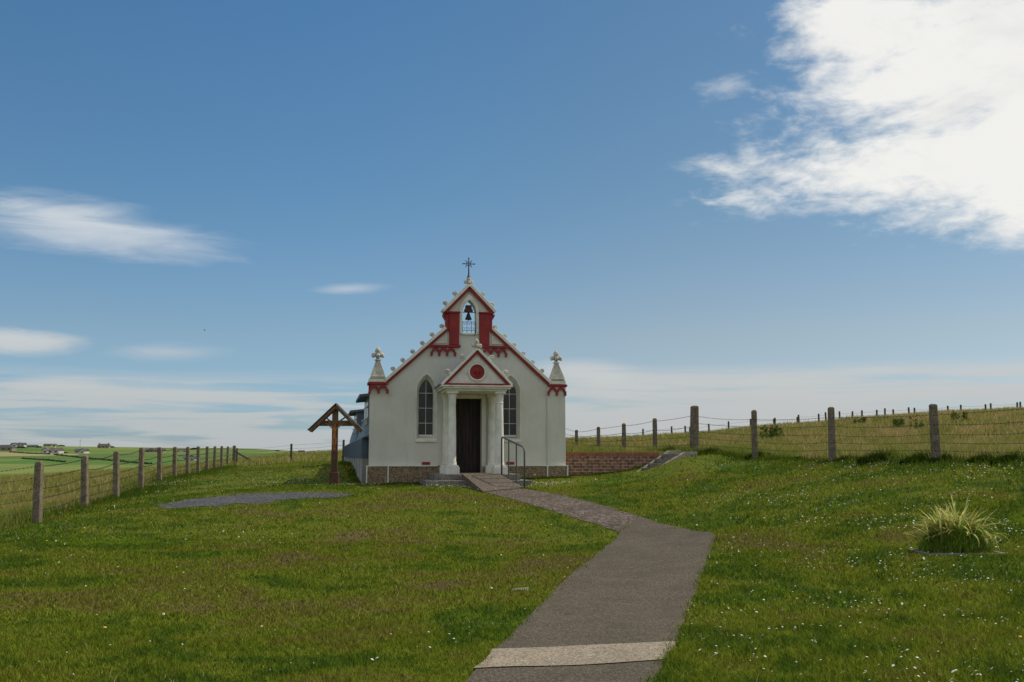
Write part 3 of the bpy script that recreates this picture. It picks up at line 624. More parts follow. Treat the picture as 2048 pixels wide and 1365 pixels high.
# crockets
def crocket(s, u, v, size=1., yc=.12, parent=chapel):
    pts = []; rr = []
    pts.append((u, yc, v-.02)); rr.append(.045*size)
    pts.append((u+s*.01*size, yc, v+.04*size)); rr.append(.040*size)
    for k in range(10):
        t = R(180)-R(300)*k/9; r = (.052-.0035*k)*size; pts.append((u+s*(.055*size+r*math.cos(t)), yc, v+(.085*size)+r*math.sin(t))); rr.append((.036-.0012*k)*size)
    q = MB().tube(pts, rr, 8); q.ball((u+s*.055*size, yc, v+.085*size), (.035*size, .05*size, .035*size), 8, 6)
    return part(q, 'crocket', 'weathered', parent, smooth='all')
line = lambda s, f: (s*(2.37-1.71*f), 3.70+1.545*f)
for s in (-1, 1):
    for k in range(6):
        f = .12+k*.163; u, v = line(s, f); crocket(s, u-s*.03, v+.10, 1.0)
    for f in (.12, .50):
        u = s*(.735-.735*f); v = 5.735+.765*f; crocket(s, u, v+.10, 1.0)
def trefoil(cx, cy, z, k=1., parent=chapel, name='finial'):
    q = MB()
    q.lathe([(.05*k, z), (.095*k, z+.02*k), (.095*k, z+.045*k), (.05*k, z+.06*k), (.055*k, z+.12*k)], cx, cy, 12)
    for s in (-1, 1):
        q.ball((cx+s*.108*k, cy, z+.175*k), (.078*k, .075*k, .066*k)); q.ball((cx+s*.14*k, cy-.02*k, z+.14*k), (.042*k, .05*k, .045*k), 8, 6)
        q.ball((cx, cy+s*.08*k, z+.165*k), (.06*k, .06*k, .055*k))
    q.lathe([(.03*k, z+.12*k), (.052*k, z+.20*k), (.086*k, z+.28*k), (.074*k, z+.34*k), (.035*k, z+.38*k), (.008*k, z+.42*k)], cx, cy, 12)
    return part(q, name, 'weathered', parent, smooth='all')
for s in (-1, 1):
    cx = s*2.61; q = MB(); zb, zt = 3.782, 4.30; hb, ht = .22, .05
    q.box(cx-hb, cx+hb, .13-hb, .13+hb, zb, zb+.035)
    q.add([(cx-hb*.9,.13-hb*.9,zb+.034),(cx+hb*.9,.13-hb*.9,zb+.034),(cx+hb*.9,.13+hb*.9,zb+.034),(cx-hb*.9,.13+hb*.9,zb+.034),(cx-ht,.13-ht,zt),(cx+ht,.13-ht,zt),(cx+ht,.13+ht,zt),(cx-ht,.13+ht,zt)],
          [(0,1,5,4),(1,2,6,5),(2,3,7,6),(3,0,4,7),(4,5,6,7),(3,2,1,0)])
    # raised arrises on the front face
    for a, b in (((cx-.205, .13-.215, zb+.05), (cx-.052, .13-.066, zt-.01)), ((cx+.205, .13-.215, zb+.05), (cx+.052, .13-.066, zt-.01)), ((cx-.2, .13-.216, zb+.055), (cx+.2, .13-.216, zb+.055))):
        q.tube([a, b], .013, 6)
    pn = part(q, 'pinnacle', 'weathered', bevel=.006); trefoil(cx, .13, 4.285, 1.0, pn)
# crowning finial and iron cross
trefoil(0, .14, 6.52, .78)
q = MB(); zc = 7.20; y = .14
q.tube([(0,y,6.80),(0,y,zc)], [.022,.014]); q.tube([(0,y,zc),(0,y,7.36)], .014); q.tube([(-.15,y,zc),(.15,y,zc)], .014)
q.lathe([(.05,6.79),(.055,6.81),(.03,6.84),(.02,6.9)], 0, y, 10)
q.tube([(.062*math.cos(t), y, zc+.062*math.sin(t)) for t in [2*math.pi*k/20 for k in range(21)]], .009, 6)
for k in range(4):
    t = R(45+90*k); q.tube([(.07*math.cos(t), y, zc+.07*math.sin(t)), (.135*math.cos(t), y, zc+.135*math.sin(t))], [.008,.013], 6)
for dx, dz in ((1,0),(-1,0),(0,1)):
    for sp_ in (-1, 0, 1):
        a = math.atan2(dz, dx)+sp_*R(28); bx, bz = dx*.145, zc+dz*.145
        q.tube([(bx, y, bz), (bx+.045*math.cos(a), y, bz+.045*math.sin(a))], [.010,.005], 5)
part(q, 'iron_cross', 'iron', smooth=True)
# belfry arch moulding, bell, yoke, railing
part(MB().prism([arch(0, .285, 5.12, 5.74, 6.27), arch(0, .207, 5.135, 5.70, 6.10)], -.04, .0), 'belfry_arch', 'white_trim', bevel=.006)
part(MB().box(-.23, .23, -.06, WT+.02, 5.09, 5.13), 'belfry_sill', 'white_trim')
y = .16; bl = part(MB().lathe([(.004,5.565),(.098,5.552),(.104,5.56),(.085,5.60),(.06,5.66),(.05,5.70),(.03,5.735),(.012,5.74)], 0, y, 18), 'bell', 'bronze', smooth='all')
part(MB().tube([(0,y,5.60),(0,y,5.545)], .012).ball((0, y, 5.54), .02, 8, 6), 'clapper', 'iron', bl)
yk = MB(); yk.prism([(-.125,5.77),(.125,5.77),(.12,5.85),(.09,5.87),(.085,5.97),(-.085,5.97),(-.09,5.87),(-.12,5.85)], y-.06, y+.06); yk.tube([(-.21,y,5.765),(.21,y,5.765)], .01, 6); yk.box(-.03,.03,y-.03,y+.03,5.73,5.78)
part(yk, 'bell_yoke', 'wood_dark')
q = MB(); y = -.01
for z in (5.46, 5.21): q.tube([(-.2,y,z),(.2,y,z)], .007, 6)
for k in range(4): x = -.19+.38*k/3; q.tube([(x,y,5.14),(x,y,5.47)], .007, 6)
for k in range(3):
    x = -.19+.38*(k+.5)/3
    for s in (-1, 1):
        for zc2 in (5.40, 5.27): q.tube([(x+s*(.028+.024*math.cos(t)), y, zc2+.03*math.sin(t)) for t in [R(40*j) for j in range(8)]], .004, 5)
q.tube([(-.06+.12*k/8, y, 5.47+.05*math.sin(math.pi*k/8)) for k in range(9)], .005, 5)
part(q, 'belfry_railing', 'iron')
q = MB().tube([(.19,-.05,5.15),(.17,-.09,5.10),(.15,-.10,5.05)], .009, 6); part(q, 'bell_pull', 'iron')
# porch
PD = 1.45
def column(cx, cy):
    q = MB(); c = part(q.lathe([(.122,1.345),(.135,1.37),(.122,1.40),(.126,1.42),(.113,1.46),(.112,2.1),(.097,2.95),(.096,3.02),(.106,3.03),(.106,3.05),(.096,3.06)], cx, cy, 28), 'column', 'white_trim', smooth=True)
    part(MB().lathe([(.096,3.058),(.100,3.12),(.112,3.22),(.132,3.29)], cx, cy, 32, flute=.06), 'capital', 'white_trim', c)
    part(MB().box(cx-.15, cx+.15, cy-.15, cy+.15, 3.291, 3.355), 'abacus', 'white_trim', c, bevel=.008)
    part(MB().box(cx-.19, cx+.19, cy-.19, cy+.19, 1.105, 1.30).box(cx-.165, cx+.165, cy-.165, cy+.165, 1.30, 1.345), 'base', 'white_trim', c, bevel=.01)
for cx, cy in ((-.655,-PD),(.655,-PD),(-.655,-.12),(.655,-.12)): column(cx, cy)
ent = part(MB().box(-.83, .83, -PD-.17, -.002, 3.356, 3.415), 'entablature', 'white_trim', bevel=.006)
part(MB().box(-.93, .93, -PD-.25, -.003, 3.416, 3.465).box(-.985, .985, -PD-.29, -.004, 3.466, 3.505), 'cornice', 'white_trim', ent, bevel=.008)
ped = part(MB().prism([(-.93,3.506),(.93,3.506),(0,4.46)], -PD-.16, -PD+.02), 'pediment', 'white_trim')
q = MB()
for s in (-1, 1):
    q.prism([(s*.90,3.507),(s*1.03,3.507),(0,4.44),(0,4.34)], -PD+.021, -.003)
part(q, 'porch_roof', 'slate')
yf = -PD-.16
for s in (-1, 1):
    p = [(s*.945, 3.507), (0, 4.475)]
    part(MB().strip(p, .068, yf-.055, yf-.001, up=(s > 0)), 'red_raking_band', 'red', ped)
    part(MB().strip([(a[0], a[1]+.001) for a in p], .06, yf-.10, -PD+.06, up=(s < 0)), 'coping', 'white_trim', ped, bevel=.008)
part(MB().box(-.93, .93, yf-.06, yf-.001, 3.506, 3.56), 'red_band', 'red', ped)
def ring(r0, r1, cz, n=32):
    o1 = [(r1*math.cos(2*math.pi*k/n), cz+r1*math.sin(2*math.pi*k/n)) for k in range(n)]; i1 = [(r0*math.cos(2*math.pi*k/n), cz+r0*math.sin(2*math.pi*k/n)) for k in range(n)]
    return [o1, i1] if r0 > 0 else [o1]
part(MB().prism(ring(.205, .245, 3.875), yf-.05, yf-.001), 'roundel_ring', 'white_trim', ped, bevel=.008)
part(MB().prism(ring(.268, .285, 3.875), yf-.018, yf-.001), 'roundel_ring', 'white_trim', ped)
md = part(MB().prism(ring(0, .204, 3.875), yf-.022, yf-.001), 'medallion', 'red', ped); md['label'] = 'round red medallion with a carved bearded head in relief'
q = MB(); q.ball((0, yf-.02, 3.89), (.062, .05, .082), 12, 10)       # face
q.ball((0, yf-.018, 3.935), (.085, .035, .055)); q.ball((-.075, yf-.018, 3.87), (.03, .03, .075)); q.ball((.075, yf-.018, 3.87), (.03, .03, .075))
q.ball((0, yf-.03, 3.815), (.045, .035, .045)); q.ball((0, yf-.068, 3.885), (.012, .015, .025), 8, 6)
for s in (-1, 1): q.ball((s*.024, yf-.062, 3.905), (.012, .008, .007), 8, 6)
q.ball((0, yf-.012, 3.765), (.10, .022, .04))
part(q, 'relief_head', 'red', md, smooth='all') if False else part(q, 'relief_head', 'red', ped, smooth='all')
for s in (-1, 1):
    for f in (.20, .62):
        crocket(s, s*(.945-.945*f), 3.507+.968*f+.085, 1.05, yf+.06, ped)
trefoil(0, yf+.07, 4.47, .80, ped)
# porch floor and steps
part(MB().box(-1.16, 1.16, -PD-.38, -.001, .95, 1.108), 'porch_step', 'conc_step', bevel=.012)
part(MB().box(-1.42, 1.42, -PD-.72, -.002, .55, .949), 'porch_step', 'conc_step', bevel=.012)
# hut behind the front: curved sheeted roof, skirts, dormers
HL = 25.0; y0 = WT+.005
arc = [(2.80*math.cos(t), 1.95+2.55*math.sin(t)) for t in [R(180)*k/28 for k in range(29)]]
barrel = [(2.98, 2.12)]+arc[1:-1]+[(-2.98, 2.12)]
q = MB(); n = len(barrel); ny_ = 2
vs = []
for yy in (y0+.05, HL):
    vs += [(p[0], yy, p[1]) for p in barrel]
q.add(vs, [(k, k+1, n+k+1, n+k) for k in range(n-1)]+[tuple(reversed(range(n))), tuple(range(n, 2*n))])
hut = part(q, 'curved_hut', 'slate', smooth=True); hut['label'] = 'curved blue grey sheeted hut behind the white front'
for s in (-1, 1):
    part(MB().box(*sorted((s*2.6, s*3.02)), y0+.3, HL-.01, 1.53, 2.10), 'roof_skirt', 'slate', hut, bevel=.01)
    if s < 0:
        for k in range(26): yy = y0+.5+k*.95; part(MB().box(*sorted((s*3.021, s*3.035)), yy, yy+.03, 1.54, 2.09), 'sheet_seam', 'slate', hut)
    part(MB().box(*sorted((s*2.6, s*2.99)), y0+.32, HL-.02, .1, 1.529), 'side_wall', 'hutwall', hut)
    if s < 0:
        for k in range(9): yy = y0+2.2+k*2.6; part(MB().box(*sorted((s*2.991, s*3.012)), yy, yy+.06, .3, 1.5), 'wall_batten', 'hutwall', hut)
    for yy, ln in ((1.3, 3.3), (12.3, 4.2)):
        dm = part(MB().box(*sorted((s*2.05, s*2.78)), yy, yy+ln, 2.35, 3.40), 'dormer', 'slate', hut) if False else part(MB().prism([(s*2.1,2.3),(s*2.78,2.3),(s*2.78,3.38),(s*2.1,3.44)], yy, yy+ln), 'dormer', 'slate')
        part(MB().box(*sorted((s*2.781, s*2.80)), yy+.03, yy+ln-.03, 2.55, 3.36), 'dormer_front', 'pane_grey', dm)
        part(MB().prism([(s*1.5,3.58),(s*3.08,3.40),(s*3.08,3.32),(s*1.5,3.48)], yy-.12, yy+ln+.12), 'dormer_roof', 'slate', dm)
        for k in range(3):
            y1 = yy+.2+k*(ln-.2)/3; y2 = y1+(ln-.2)/3-.25
            part(MB().box(*sorted((s*2.801, s*2.812)), y1, y2, 2.75, 3.28), 'dormer_window', 'glass', dm)
        part(MB().prism([(s*2.81,2.72),(s*2.97,2.62),(s*2.97,2.65),(s*2.81,2.76)], yy+.25, yy+.9), 'open_vent', 'white_trim', dm)
        part(MB().prism([(s*2.81,3.05),(s*2.93,2.98),(s*2.93,3.01),(s*2.81,3.09)], yy+.25, yy+.8), 'open_vent', 'white_trim', dm)
part(MB().box(-.12, .12, y0+.1, HL, 4.45, 4.56), 'ridge_vent', 'slate', hut)

# ramp up to the porch, with its side
rt = [Vector((*to_world(-.42, -PD-.36), 1.118)), Vector((*to_world(.60, -PD-.36), 1.118))]
rb = [Vector(G(966, 985.5)), Vector(G(1046, 978))]
rb = [Vector((v.x, v.y, v.z+.035)) for v in rb]
back = [Vector((*to_world(-.42, -.45), 1.121)), Vector((*to_world(.60, -.45), 1.121))]
q = MB(); rows = [back, rt]
for k in range(1, 9): t = k/8; rows.append([rt[0].lerp(rb[0], t), rt[1].lerp(rb[1], t)])
vs = [];
for a, b in rows: vs += [tuple(a), tuple(b), (a.x, a.y, a.z-(.009 if a.z > 1.119 else .5)), (b.x, b.y, b.z-(.009 if b.z > 1.119 else .5))]
fs = []
for k in range(len(rows)-1):
    a = 4*k; fs += [(a, a+1, a+5, a+4), (a, a+4, a+6, a+2), (a+1, a+3, a+7, a+5), (a+2, a+6, a+7, a+3)]
fs += [(0, 2, 3, 1), (4*(len(rows)-1), 4*(len(rows)-1)+1, 4*(len(rows)-1)+3, 4*(len(rows)-1)+2)]
q.add(vs, fs); base = Vector(((rt[0].x+rb[1].x)/2, (rt[0].y+rb[1].y)/2, .7))
ramp = q.shift(-base).build('entrance_ramp', M['ramp']); ramp.location = base
tag(ramp, 'sloping concrete ramp up to the chapel porch', 'ramp')
poly4 = [(p.x, p.y) for p in (rt[0], rt[1], rb[1], rb[0])]
# handrail
hp = [rt[1].lerp(rb[1], t)+Vector((.04, 0, 0)) for t in (.02, .33, .66, 1.0)]
hr = thing('handrail', 'bent grey tube handrail on the right edge of the ramp', 'handrail', tuple(hp[0]))
tops = [p.z for p in hp]; z0 = 1.118+.98; zend = hp[3].z+1.06
def topz(i): return z0+(zend-z0)*(0, .33, .66, 1.)[i]
rel = [Vector((p.x, p.y, 0))-Vector((hp[0].x, hp[0].y, 0)) for p in hp]
def hv(i, z): return (rel[i].x, rel[i].y, z-hp[0].z)
dirv = (rel[3]-rel[0]).normalized()
pts = [hv(0, hp[0].z-.1), hv(0, z0-.07), tuple(Vector(hv(0, z0-.02))+dirv*.015), tuple(Vector(hv(0, z0))+dirv*.06), tuple(Vector(hv(3, zend+.01))-dirv*.16), tuple(Vector(hv(3, zend-.02))-dirv*.07), tuple(Vector(hv(3, zend-.07))-dirv*.02), hv(3, zend-.16), hv(3, hp[3].z-.25)]
MB().tube(pts, .024, 12).build('top_rail', M['rail'], hr, smooth='all')
for i in (1, 2): MB().tube([hv(i, hp[i].z-.2), hv(i, topz(i)-.01)], .02, 10).build('post', M['rail'], hr, smooth=True)

# ------------------------------------------------------------------ wayside cross
wc = G(668, 969.5); sc = wc[1]/FPX
wx = thing('wayside_cross', 'roofed dark wooden crucifix on the grass left of the chapel', 'crucifix', wc, R(4))
zp = lambda py: (969.5-py)*sc
xp = lambda px: (px-669.5)*sc
MB().box(-.078, .078, -.06, .06, zp(944), zp(816)).build('post', M['wood'], wx, bevel=.008)
MB().box(-.081, .081, -.063, .063, zp(945), zp(905)).build('post_sleeve', M['wood_dark'], wx, bevel=.006)
MB().box(-.125, .125, -.11, .11, -.1, zp(945)).build('footing', M['wood_dark'], wx, bevel=.02)
MB().box(xp(634), xp(705), -.045, .045, zp(854), zp(843)).build('crossbeam', M['wood'], wx, bevel=.006)
ap = (xp(671.5), zp(810)); el_, er_ = (xp(617), zp(863)), (xp(725), zp(863))
for s, e_ in ((-1, el_), (1, er_)):
    rf = MB().strip([ap, e_], .018, -.19, .19, up=(s > 0)).build('roof_board', M['shingle'], wx)
    MB().strip([(ap[0], ap[1]-.024), (e_[0]-s*.03, e_[1]+.0)], .072, -.175, -.13, up=(s < 0)).build('barge_board', M['wood'], rf, bevel=.004)
    MB().strip([(ap[0], ap[1]-.024), (e_[0]-s*.03, e_[1]+.0)], .072, .13, .175, up=(s < 0)).build('barge_board', M['wood'], rf, bevel=.004)
for s in (-1, 1):
    MB().tube([(s*.05, -.03, zp(848)), (s*.30, -.03, zp(835))], .02, 6).build('brace', M['wood'], wx)
# carved figure: one continuous skinned body
me = bpy.data.meshes.new('carved_figure')
zh = zp(852.5); yb = -.085
jo = [((0, yb, zh-.33), .040), ((0, yb-.005, zh-.24), .034), ((0, yb-.01, zh-.14), .044), ((0, yb-.01, zh-.075), .030), ((0, yb-.02, zh-.055), .018), ((.008, yb-.03, zh-.02), .030), ((.01, yb-.03, zh+.015), .026),
      ((-.07, yb, zh-.07), .020), ((-.15, yb+.01, zh-.01), .014), ((-.235, yb+.02, zh+.045), .011), ((-.265, yb+.02, zh+.055), .014),
      ((.07, yb, zh-.07), .020), ((.15, yb+.01, zh-.01), .014), ((.235, yb+.02, zh+.045), .011), ((.265, yb+.02, zh+.055), .014),
      ((-.032, yb, zh-.37), .030), ((-.03, yb-.035, zh-.50), .023), ((-.014, yb, zh-.63), .015), ((-.01, yb-.03, zh-.665), .014),
      ((.032, yb, zh-.37), .030), ((.03, yb-.035, zh-.50), .023), ((.014, yb-.01, zh-.63), .015), ((.01, yb-.04, zh-.665), .014)]
ed = [(0,1),(1,2),(2,3),(3,4),(4,5),(5,6),(3,7),(7,8),(8,9),(9,10),(3,11),(11,12),(12,13),(13,14),(0,15),(15,16),(16,17),(17,18),(0,19),(19,20),(20,21),(21,22)]
me.from_pydata([j[0] for j in jo], ed, []); fo = bpy.data.objects.new('carved_figure', me); S.collection.objects.link(fo); fo.parent = wx
mo = fo.modifiers.new('skin', 'SKIN'); me.skin_vertices[0].data[0].use_root = True
for i, j in enumerate(jo): me.skin_vertices[0].data[i].radius = (j[1]*1.15, j[1]*1.15)
sb = fo.modifiers.new('sub', 'SUBSURF'); sb.levels = 2; sb.render_levels = 2
dg = bpy.context.evaluated_depsgraph_get(); m2 = bpy.data.meshes.new_from_object(fo.evaluated_get(dg)); fo.modifiers.clear(); fo.data = m2; m2.materials.clear(); m2.materials.append(M['carved']); m2.shade_smooth()
fo['label'] = 'orange carved wooden figure with outstretched arms'
MB().ball((0, yb-.005, zh-.345), (.052, .042, .045)).build('loincloth', M['carved'], fo, smooth='all')
MB().ball((.01, yb-.02, zh+.012), (.033, .032, .032)).build('hair', M['wood'], fo, smooth='all')

# ------------------------------------------------------------------ brick wall and stair
bw_x, bw_y = to_world(2.93, .62)
bw = thing('brick_wall', 'low red brick retaining wall running right from the chapel corner', 'wall', (bw_x, bw_y, .78), CA)
MB().box(0, 2.95, -.11, .11, -.2, .81).build('brickwork', M['brick'], bw)
cop = MB()
for k in range(37):
    x = k*.0795; cop.box(x+.004, x+.0755, -.118-random.random()*.008, .115, .811, .925+random.random()*.008)
cop.build('brick_coping', M['brick1'], bw, bevel=.005)
MB().box(0, 2.94, -.104, .104, .80, .918).build('mortar_bed', M['conc'], bw)
def beam(mb, a, b, w, h):
    a = Vector(a); b = Vector(b); d = (b-a); s_ = Vector((d.y, -d.x, 0)).normalized()*w/2; u_ = Vector((0, 0, h))
    vs = [a-s_, a+s_, b+s_, b-s_]; mb.add([tuple(v-u_) for v in vs]+[tuple(v) for v in vs], [(0,1,2,3),(7,6,5,4),(0,4,5,1),(1,5,6,2),(2,6,7,3),(3,7,4,0)])
    return mb
sa_, sb_, sc2 = pp(1268,948,30.05), pp(1337,902,31.0), pp(1360,902,31.3)
ta_, tb_, tc2 = pp(1303,944,29.3), pp(1368,904,30.2), pp(1392,904,30.5)
org = Vector((sa_[0], sa_[1], .9)); st = thing('concrete_steps', 'pale concrete steps climbing between sloping side walls beside the brick wall', 'steps', tuple(org))

for A_, B_, C_ in ((sa_, sb_, sc2), (ta_, tb_, tc2)):
    q = MB(); A_, B_, C_ = [Vector(v)-org for v in (A_, B_, C_)]; hh_ = .38 if A_.y > -.2 else .18; beam(q, A_, B_, .11, hh_); beam(q, B_+Vector((.001,0,0)), C_, .11, hh_); q.build('side_wall', M['conc'], st, bevel=.008)
SA, SB, TA, TB = [Vector(v)-org for v in (sa_, sb_, ta_, tb_)]
for k in range(5):
    f0, f1 = k/5, (k+1)/5; zt = SA.z+(SB.z-SA.z)*f1-.10
    a, b, c_, d_ = SA.lerp(SB, f0), SA.lerp(SB, f1), TA.lerp(TB, f1), TA.lerp(TB, f0)
    vs = [(v.x, v.y, zt-.4) for v in (a, b, c_, d_)]+[(v.x, v.y, zt) for v in (a, b, c_, d_)]
    MB().add(vs, [(0,1,2,3),(7,6,5,4),(0,4,5,1),(1,5,6,2),(2,6,7,3),(3,7,4,0)]).build('tread', M['conc'], st)

# ------------------------------------------------------------------ fences
def post_mesh(h, w, lean=(0, 0), cap=True, seed=0):
    rr = random.Random(seed); q = MB(); vs = []; n = 6; c = w*.18
    prof = [(-w,-w+c),(-w+c,-w),(w-c,-w),(w,-w+c),(w,w-c),(w-c,w),(-w+c,w),(-w,w-c)]
    zs2 = [-.4]+[h*k/n for k in range(n)]+[h-.03, h]
    for i, z in enumerate(zs2):
        k = (1.08-.14*z/h) * (1 if i < len(zs2)-1 else .9)
        for x, y in prof: vs.append((x*k+lean[0]*z+rr.uniform(-.003, .003), y*k+lean[1]*z+rr.uniform(-.003, .003), z))
    fs = []
    for i in range(len(zs2)-1):
        for j in range(8): a = i*8+j; b = i*8+(j+1) % 8; fs.append((a, b, b+8, a+8))
    fs.append(tuple((len(zs2)-1)*8+j for j in range(8))); return q.add(vs, fs)
def wire(mb, a, b, sag=.02, r=.0042, barbs=True, n=8):
    a = Vector(a); b = Vector(b); pts = [a.lerp(b, k/n)-Vector((0, 0, sag*4*(k/n)*(1-k/n))) for k in range(n+1)]; mb.tube(pts, r, 4)
    if barbs:
        Ln = (b-a).length; m = int(Ln/.11)
        for k in range(1, m):
            t = k/m; p = a.lerp(b, t)-Vector((0, 0, sag*4*t*(1-t))); d = (b-a).normalized(); o = d.orthogonal().normalized(); o.rotate(Matrix.Rotation(random.uniform(0, 6.28), 3, d))
            mb.tube([p-o*.017, p+o*.017], .0045, 3); o2 = d.cross(o); mb.tube([p-o2*.015, p+o2*.015], .004, 3)
def fence(name, label, bases, heights, widths, zwires, leans, postmat='post', caps=True, barbs=True, cat='fence', r=.0042):
    o0 = Vector(bases[0]); fe = thing(name, label, cat, tuple(o0))
    tips = []
    for i, (bp_, h, w) in enumerate(zip(bases, heights, widths)):
        rel_ = Vector(bp_)-o0; pm = post_mesh(h, w, leans[i], seed=i*3+len(label)).shift(rel_).build('fence_post', M[postmat], fe)
        if caps:
            cp = MB(); k = .90; lx, ly = leans[i]
            cp.add([(s1*w*k*.8+lx*h, s2*w*k*.8+ly*h, h+.001) for s1, s2 in ((-1,-1),(1,-1),(1,1),(-1,1))]+[(s1*w*k*.5+lx*h, s2*w*k*.5+ly*h, h+.016+random.random()*.01) for s1, s2 in ((-1,-1),(1,-1),(1,1),(-1,1))],
                   [(0,1,5,4),(1,2,6,5),(2,3,7,6),(3,0,4,7),(4,5,6,7),(3,2,1,0)]); cp.shift(rel_).build('lichen_cap', M['lichen'], pm)
    for f in zwires:
        q = MB()
        for i in range(len(bases)-1):
            a = Vector(bases[i])-o0+Vector((leans[i][0]*heights[i]*f-widths[i], leans[i][1]*heights[i]*f, heights[i]*f)); b = Vector(bases[i+1])-o0+Vector((leans[i+1][0]*heights[i+1]*f-widths[i+1], leans[i+1][1]*heights[i+1]*f, heights[i+1]*f))
            wire(q, a, b, sag=random.uniform(.01, .06), barbs=barbs, r=r)
        q.build('barbed_wire' if barbs else 'wire', M['wire'], fe)
    return fe
# left fence, one extra post before the first (just out of frame) to carry the wire
bl_, hl_, wl_, le_ = [], [], [], []
ex = G(-70, 1078); bl_.append((-10.1, 16.2, H(-10.1, 16.2))); hl_.append(1.2); wl_.append(.07); le_.append((0, 0))
for i, ((px, t_, b_), Yd) in enumerate(zip(FENL, fenY)):
    xb = pp(px-(4 if i == 0 else 1), b_, Yd)[0]; xt = pp(px, t_, Yd)[0]; x = xb; z = H(x, Yd); top_z = pp(px, t_, Yd)[2]
    bl_.append((x, Yd, z)); hl_.append(max(1.0, top_z-z)); wl_.append(.068 if i < 12 else .10); le_.append(((xt-xb)/hl_[-1], random.uniform(-.02, .02)))
fl = fence('wire_fence', 'line of lichen topped concrete posts with barbed wire along the left of the lawn', bl_, hl_, wl_, (.93, .74, .56, .38, .2), le_)
# brace strut at the corner post and the line running on behind the cross
xe, ye, ze = bl_[-1]; e2 = pp(582, 928, 62); x2, y2, z2 = e2[0], 62, H(e2[0], 62)
q = MB(); o0 = Vector(bl_[0]); q.tube([Vector((xe, ye, ze+.95))-o0, Vector((xe+1.9, ye-1.5, H(xe+1.9, ye-1.5)+.05))-o0], .06, 8); q.build('brace_strut', M['stake'], fl)
e3 = pp(687, 905, 58)
b3 = [(xe+.2, ye-.1, ze), (x2, y2, z2), (e3[0], 58, H(e3[0], 58))]
fence('wire_fence', 'thin brown stakes and plain wires behind the wooden crucifix', b3, [1.15, pp(582, 888, 62)[2]-z2, pp(687, 880, 58)[2]-b3[2][2]], [.05, .06, .06], (.92, .75, .58, .4), [(0, 0)]*3, postmat='stake', caps=False, barbs=False, r=.006)
# right fence, near run
RF = [(1389,813,32.4,.122),(1508,822,28.8,.07),(1662,816,25.2,.072),(1866,810,21.6,.075)]
br_, hr_, wr_, lr_ = [], [], [], []
for px, t_, Yd, w_ in RF:
    bx_ = {1389:1389, 1508:1510, 1662:1665, 1866:1873}[px]; x = pp(bx_, 922, Yd)[0]; z = H(x, Yd); h = pp(px, t_, Yd)[2]-z; lean = (pp(px, t_, Yd)[0]-x)/h
    br_.append((x, Yd, z)); hr_.append(h); wr_.append(w_); lr_.append((lean, 0))
br_.append((9.95, 18.0, H(9.95, 18.0))); hr_.append(1.35); wr_.append(.075); lr_.append((-.01, 0))
fence('wire_fence', 'four large mottled concrete posts with barbed wire on the right of the lawn', br_, hr_, wr_, (.82, .66, .5, .36, .22), lr_)
BF = [(1310,838,36.3),(1248,848,40.2),(1197,855,44.1),(1153,861,48.0)]
bb, hb_, wb_ = [(br_[0][0]-.02, br_[0][1]+.25, br_[0][2])], [hr_[0]*.86], [.04]
for px, t_, Yd in BF: x = pp(px, 880, Yd)[0]; z = H(x, Yd); bb.append((x, Yd, z)); hb_.append(pp(px, t_, Yd)[2]-z); wb_.append(.075)
bb.append((2.2, 52, H(2.2, 52))); hb_.append(1.2); wb_.append(.07)
fence('wire_fence', 'smaller concrete posts with wire above the brick wall beside the chapel', bb[0:], hb_, wb_, (.93, .68, .45, .25), [(0, 0)]*6, caps=True)
# stakes along the hill crest
CP = [(1285,858,8),(1342,853,6),(1370,852,9),(1378,855,4),(1417,848,12),(1456,843,15),(1500,838,18),(1547,838,12),(1548,836,15),(1593,834,14),(1597,830,17),(1636,828,16),(1651,825,17),(1678,823,16),(1703,823,14),(1722,821,15),(1752,820,15),(1768,817,16),(1786,819,13),(1817,815,15),(1828,816,14),(1895,812,14),(1921,810,15),(1970,809,14),(1980,807,15),(2033,805,14),(2039,804,14)]
o0 = None
fe = None
prev = None; wq = MB()
rr = random.Random(3)
for i, (px, t_, hpx) in enumerate(CP):
    Yd = 60.5+rr.uniform(-.3, .3)-(px-1300)*.004; x = (px-1024)*Yd/FPX; z = H(x, Yd); tz = pp(px, t_, Yd)[2]
    if fe is None: o0 = Vector((x, Yd, z)); fe = thing('hill_fence', 'row of small dark stakes along the crest of the hill', 'fence', (x, Yd, z))
    h = max(.35, tz-z); rel_ = Vector((x, Yd, z))-o0; ln = rr.uniform(-.05, .05)
    MB().tube([rel_+Vector((0, 0, -.2)), rel_+Vector((ln*h, 0, h))], [.055, .05], 6).build('stake', M['stake'], fe)
    tip = rel_+Vector((ln*h*.8, 0, h*.82))
    if prev is not None: wire(wq, prev, tip, .02, .006, False, 3)
    prev = tip
wq.build('wire', M['wire'], fe)

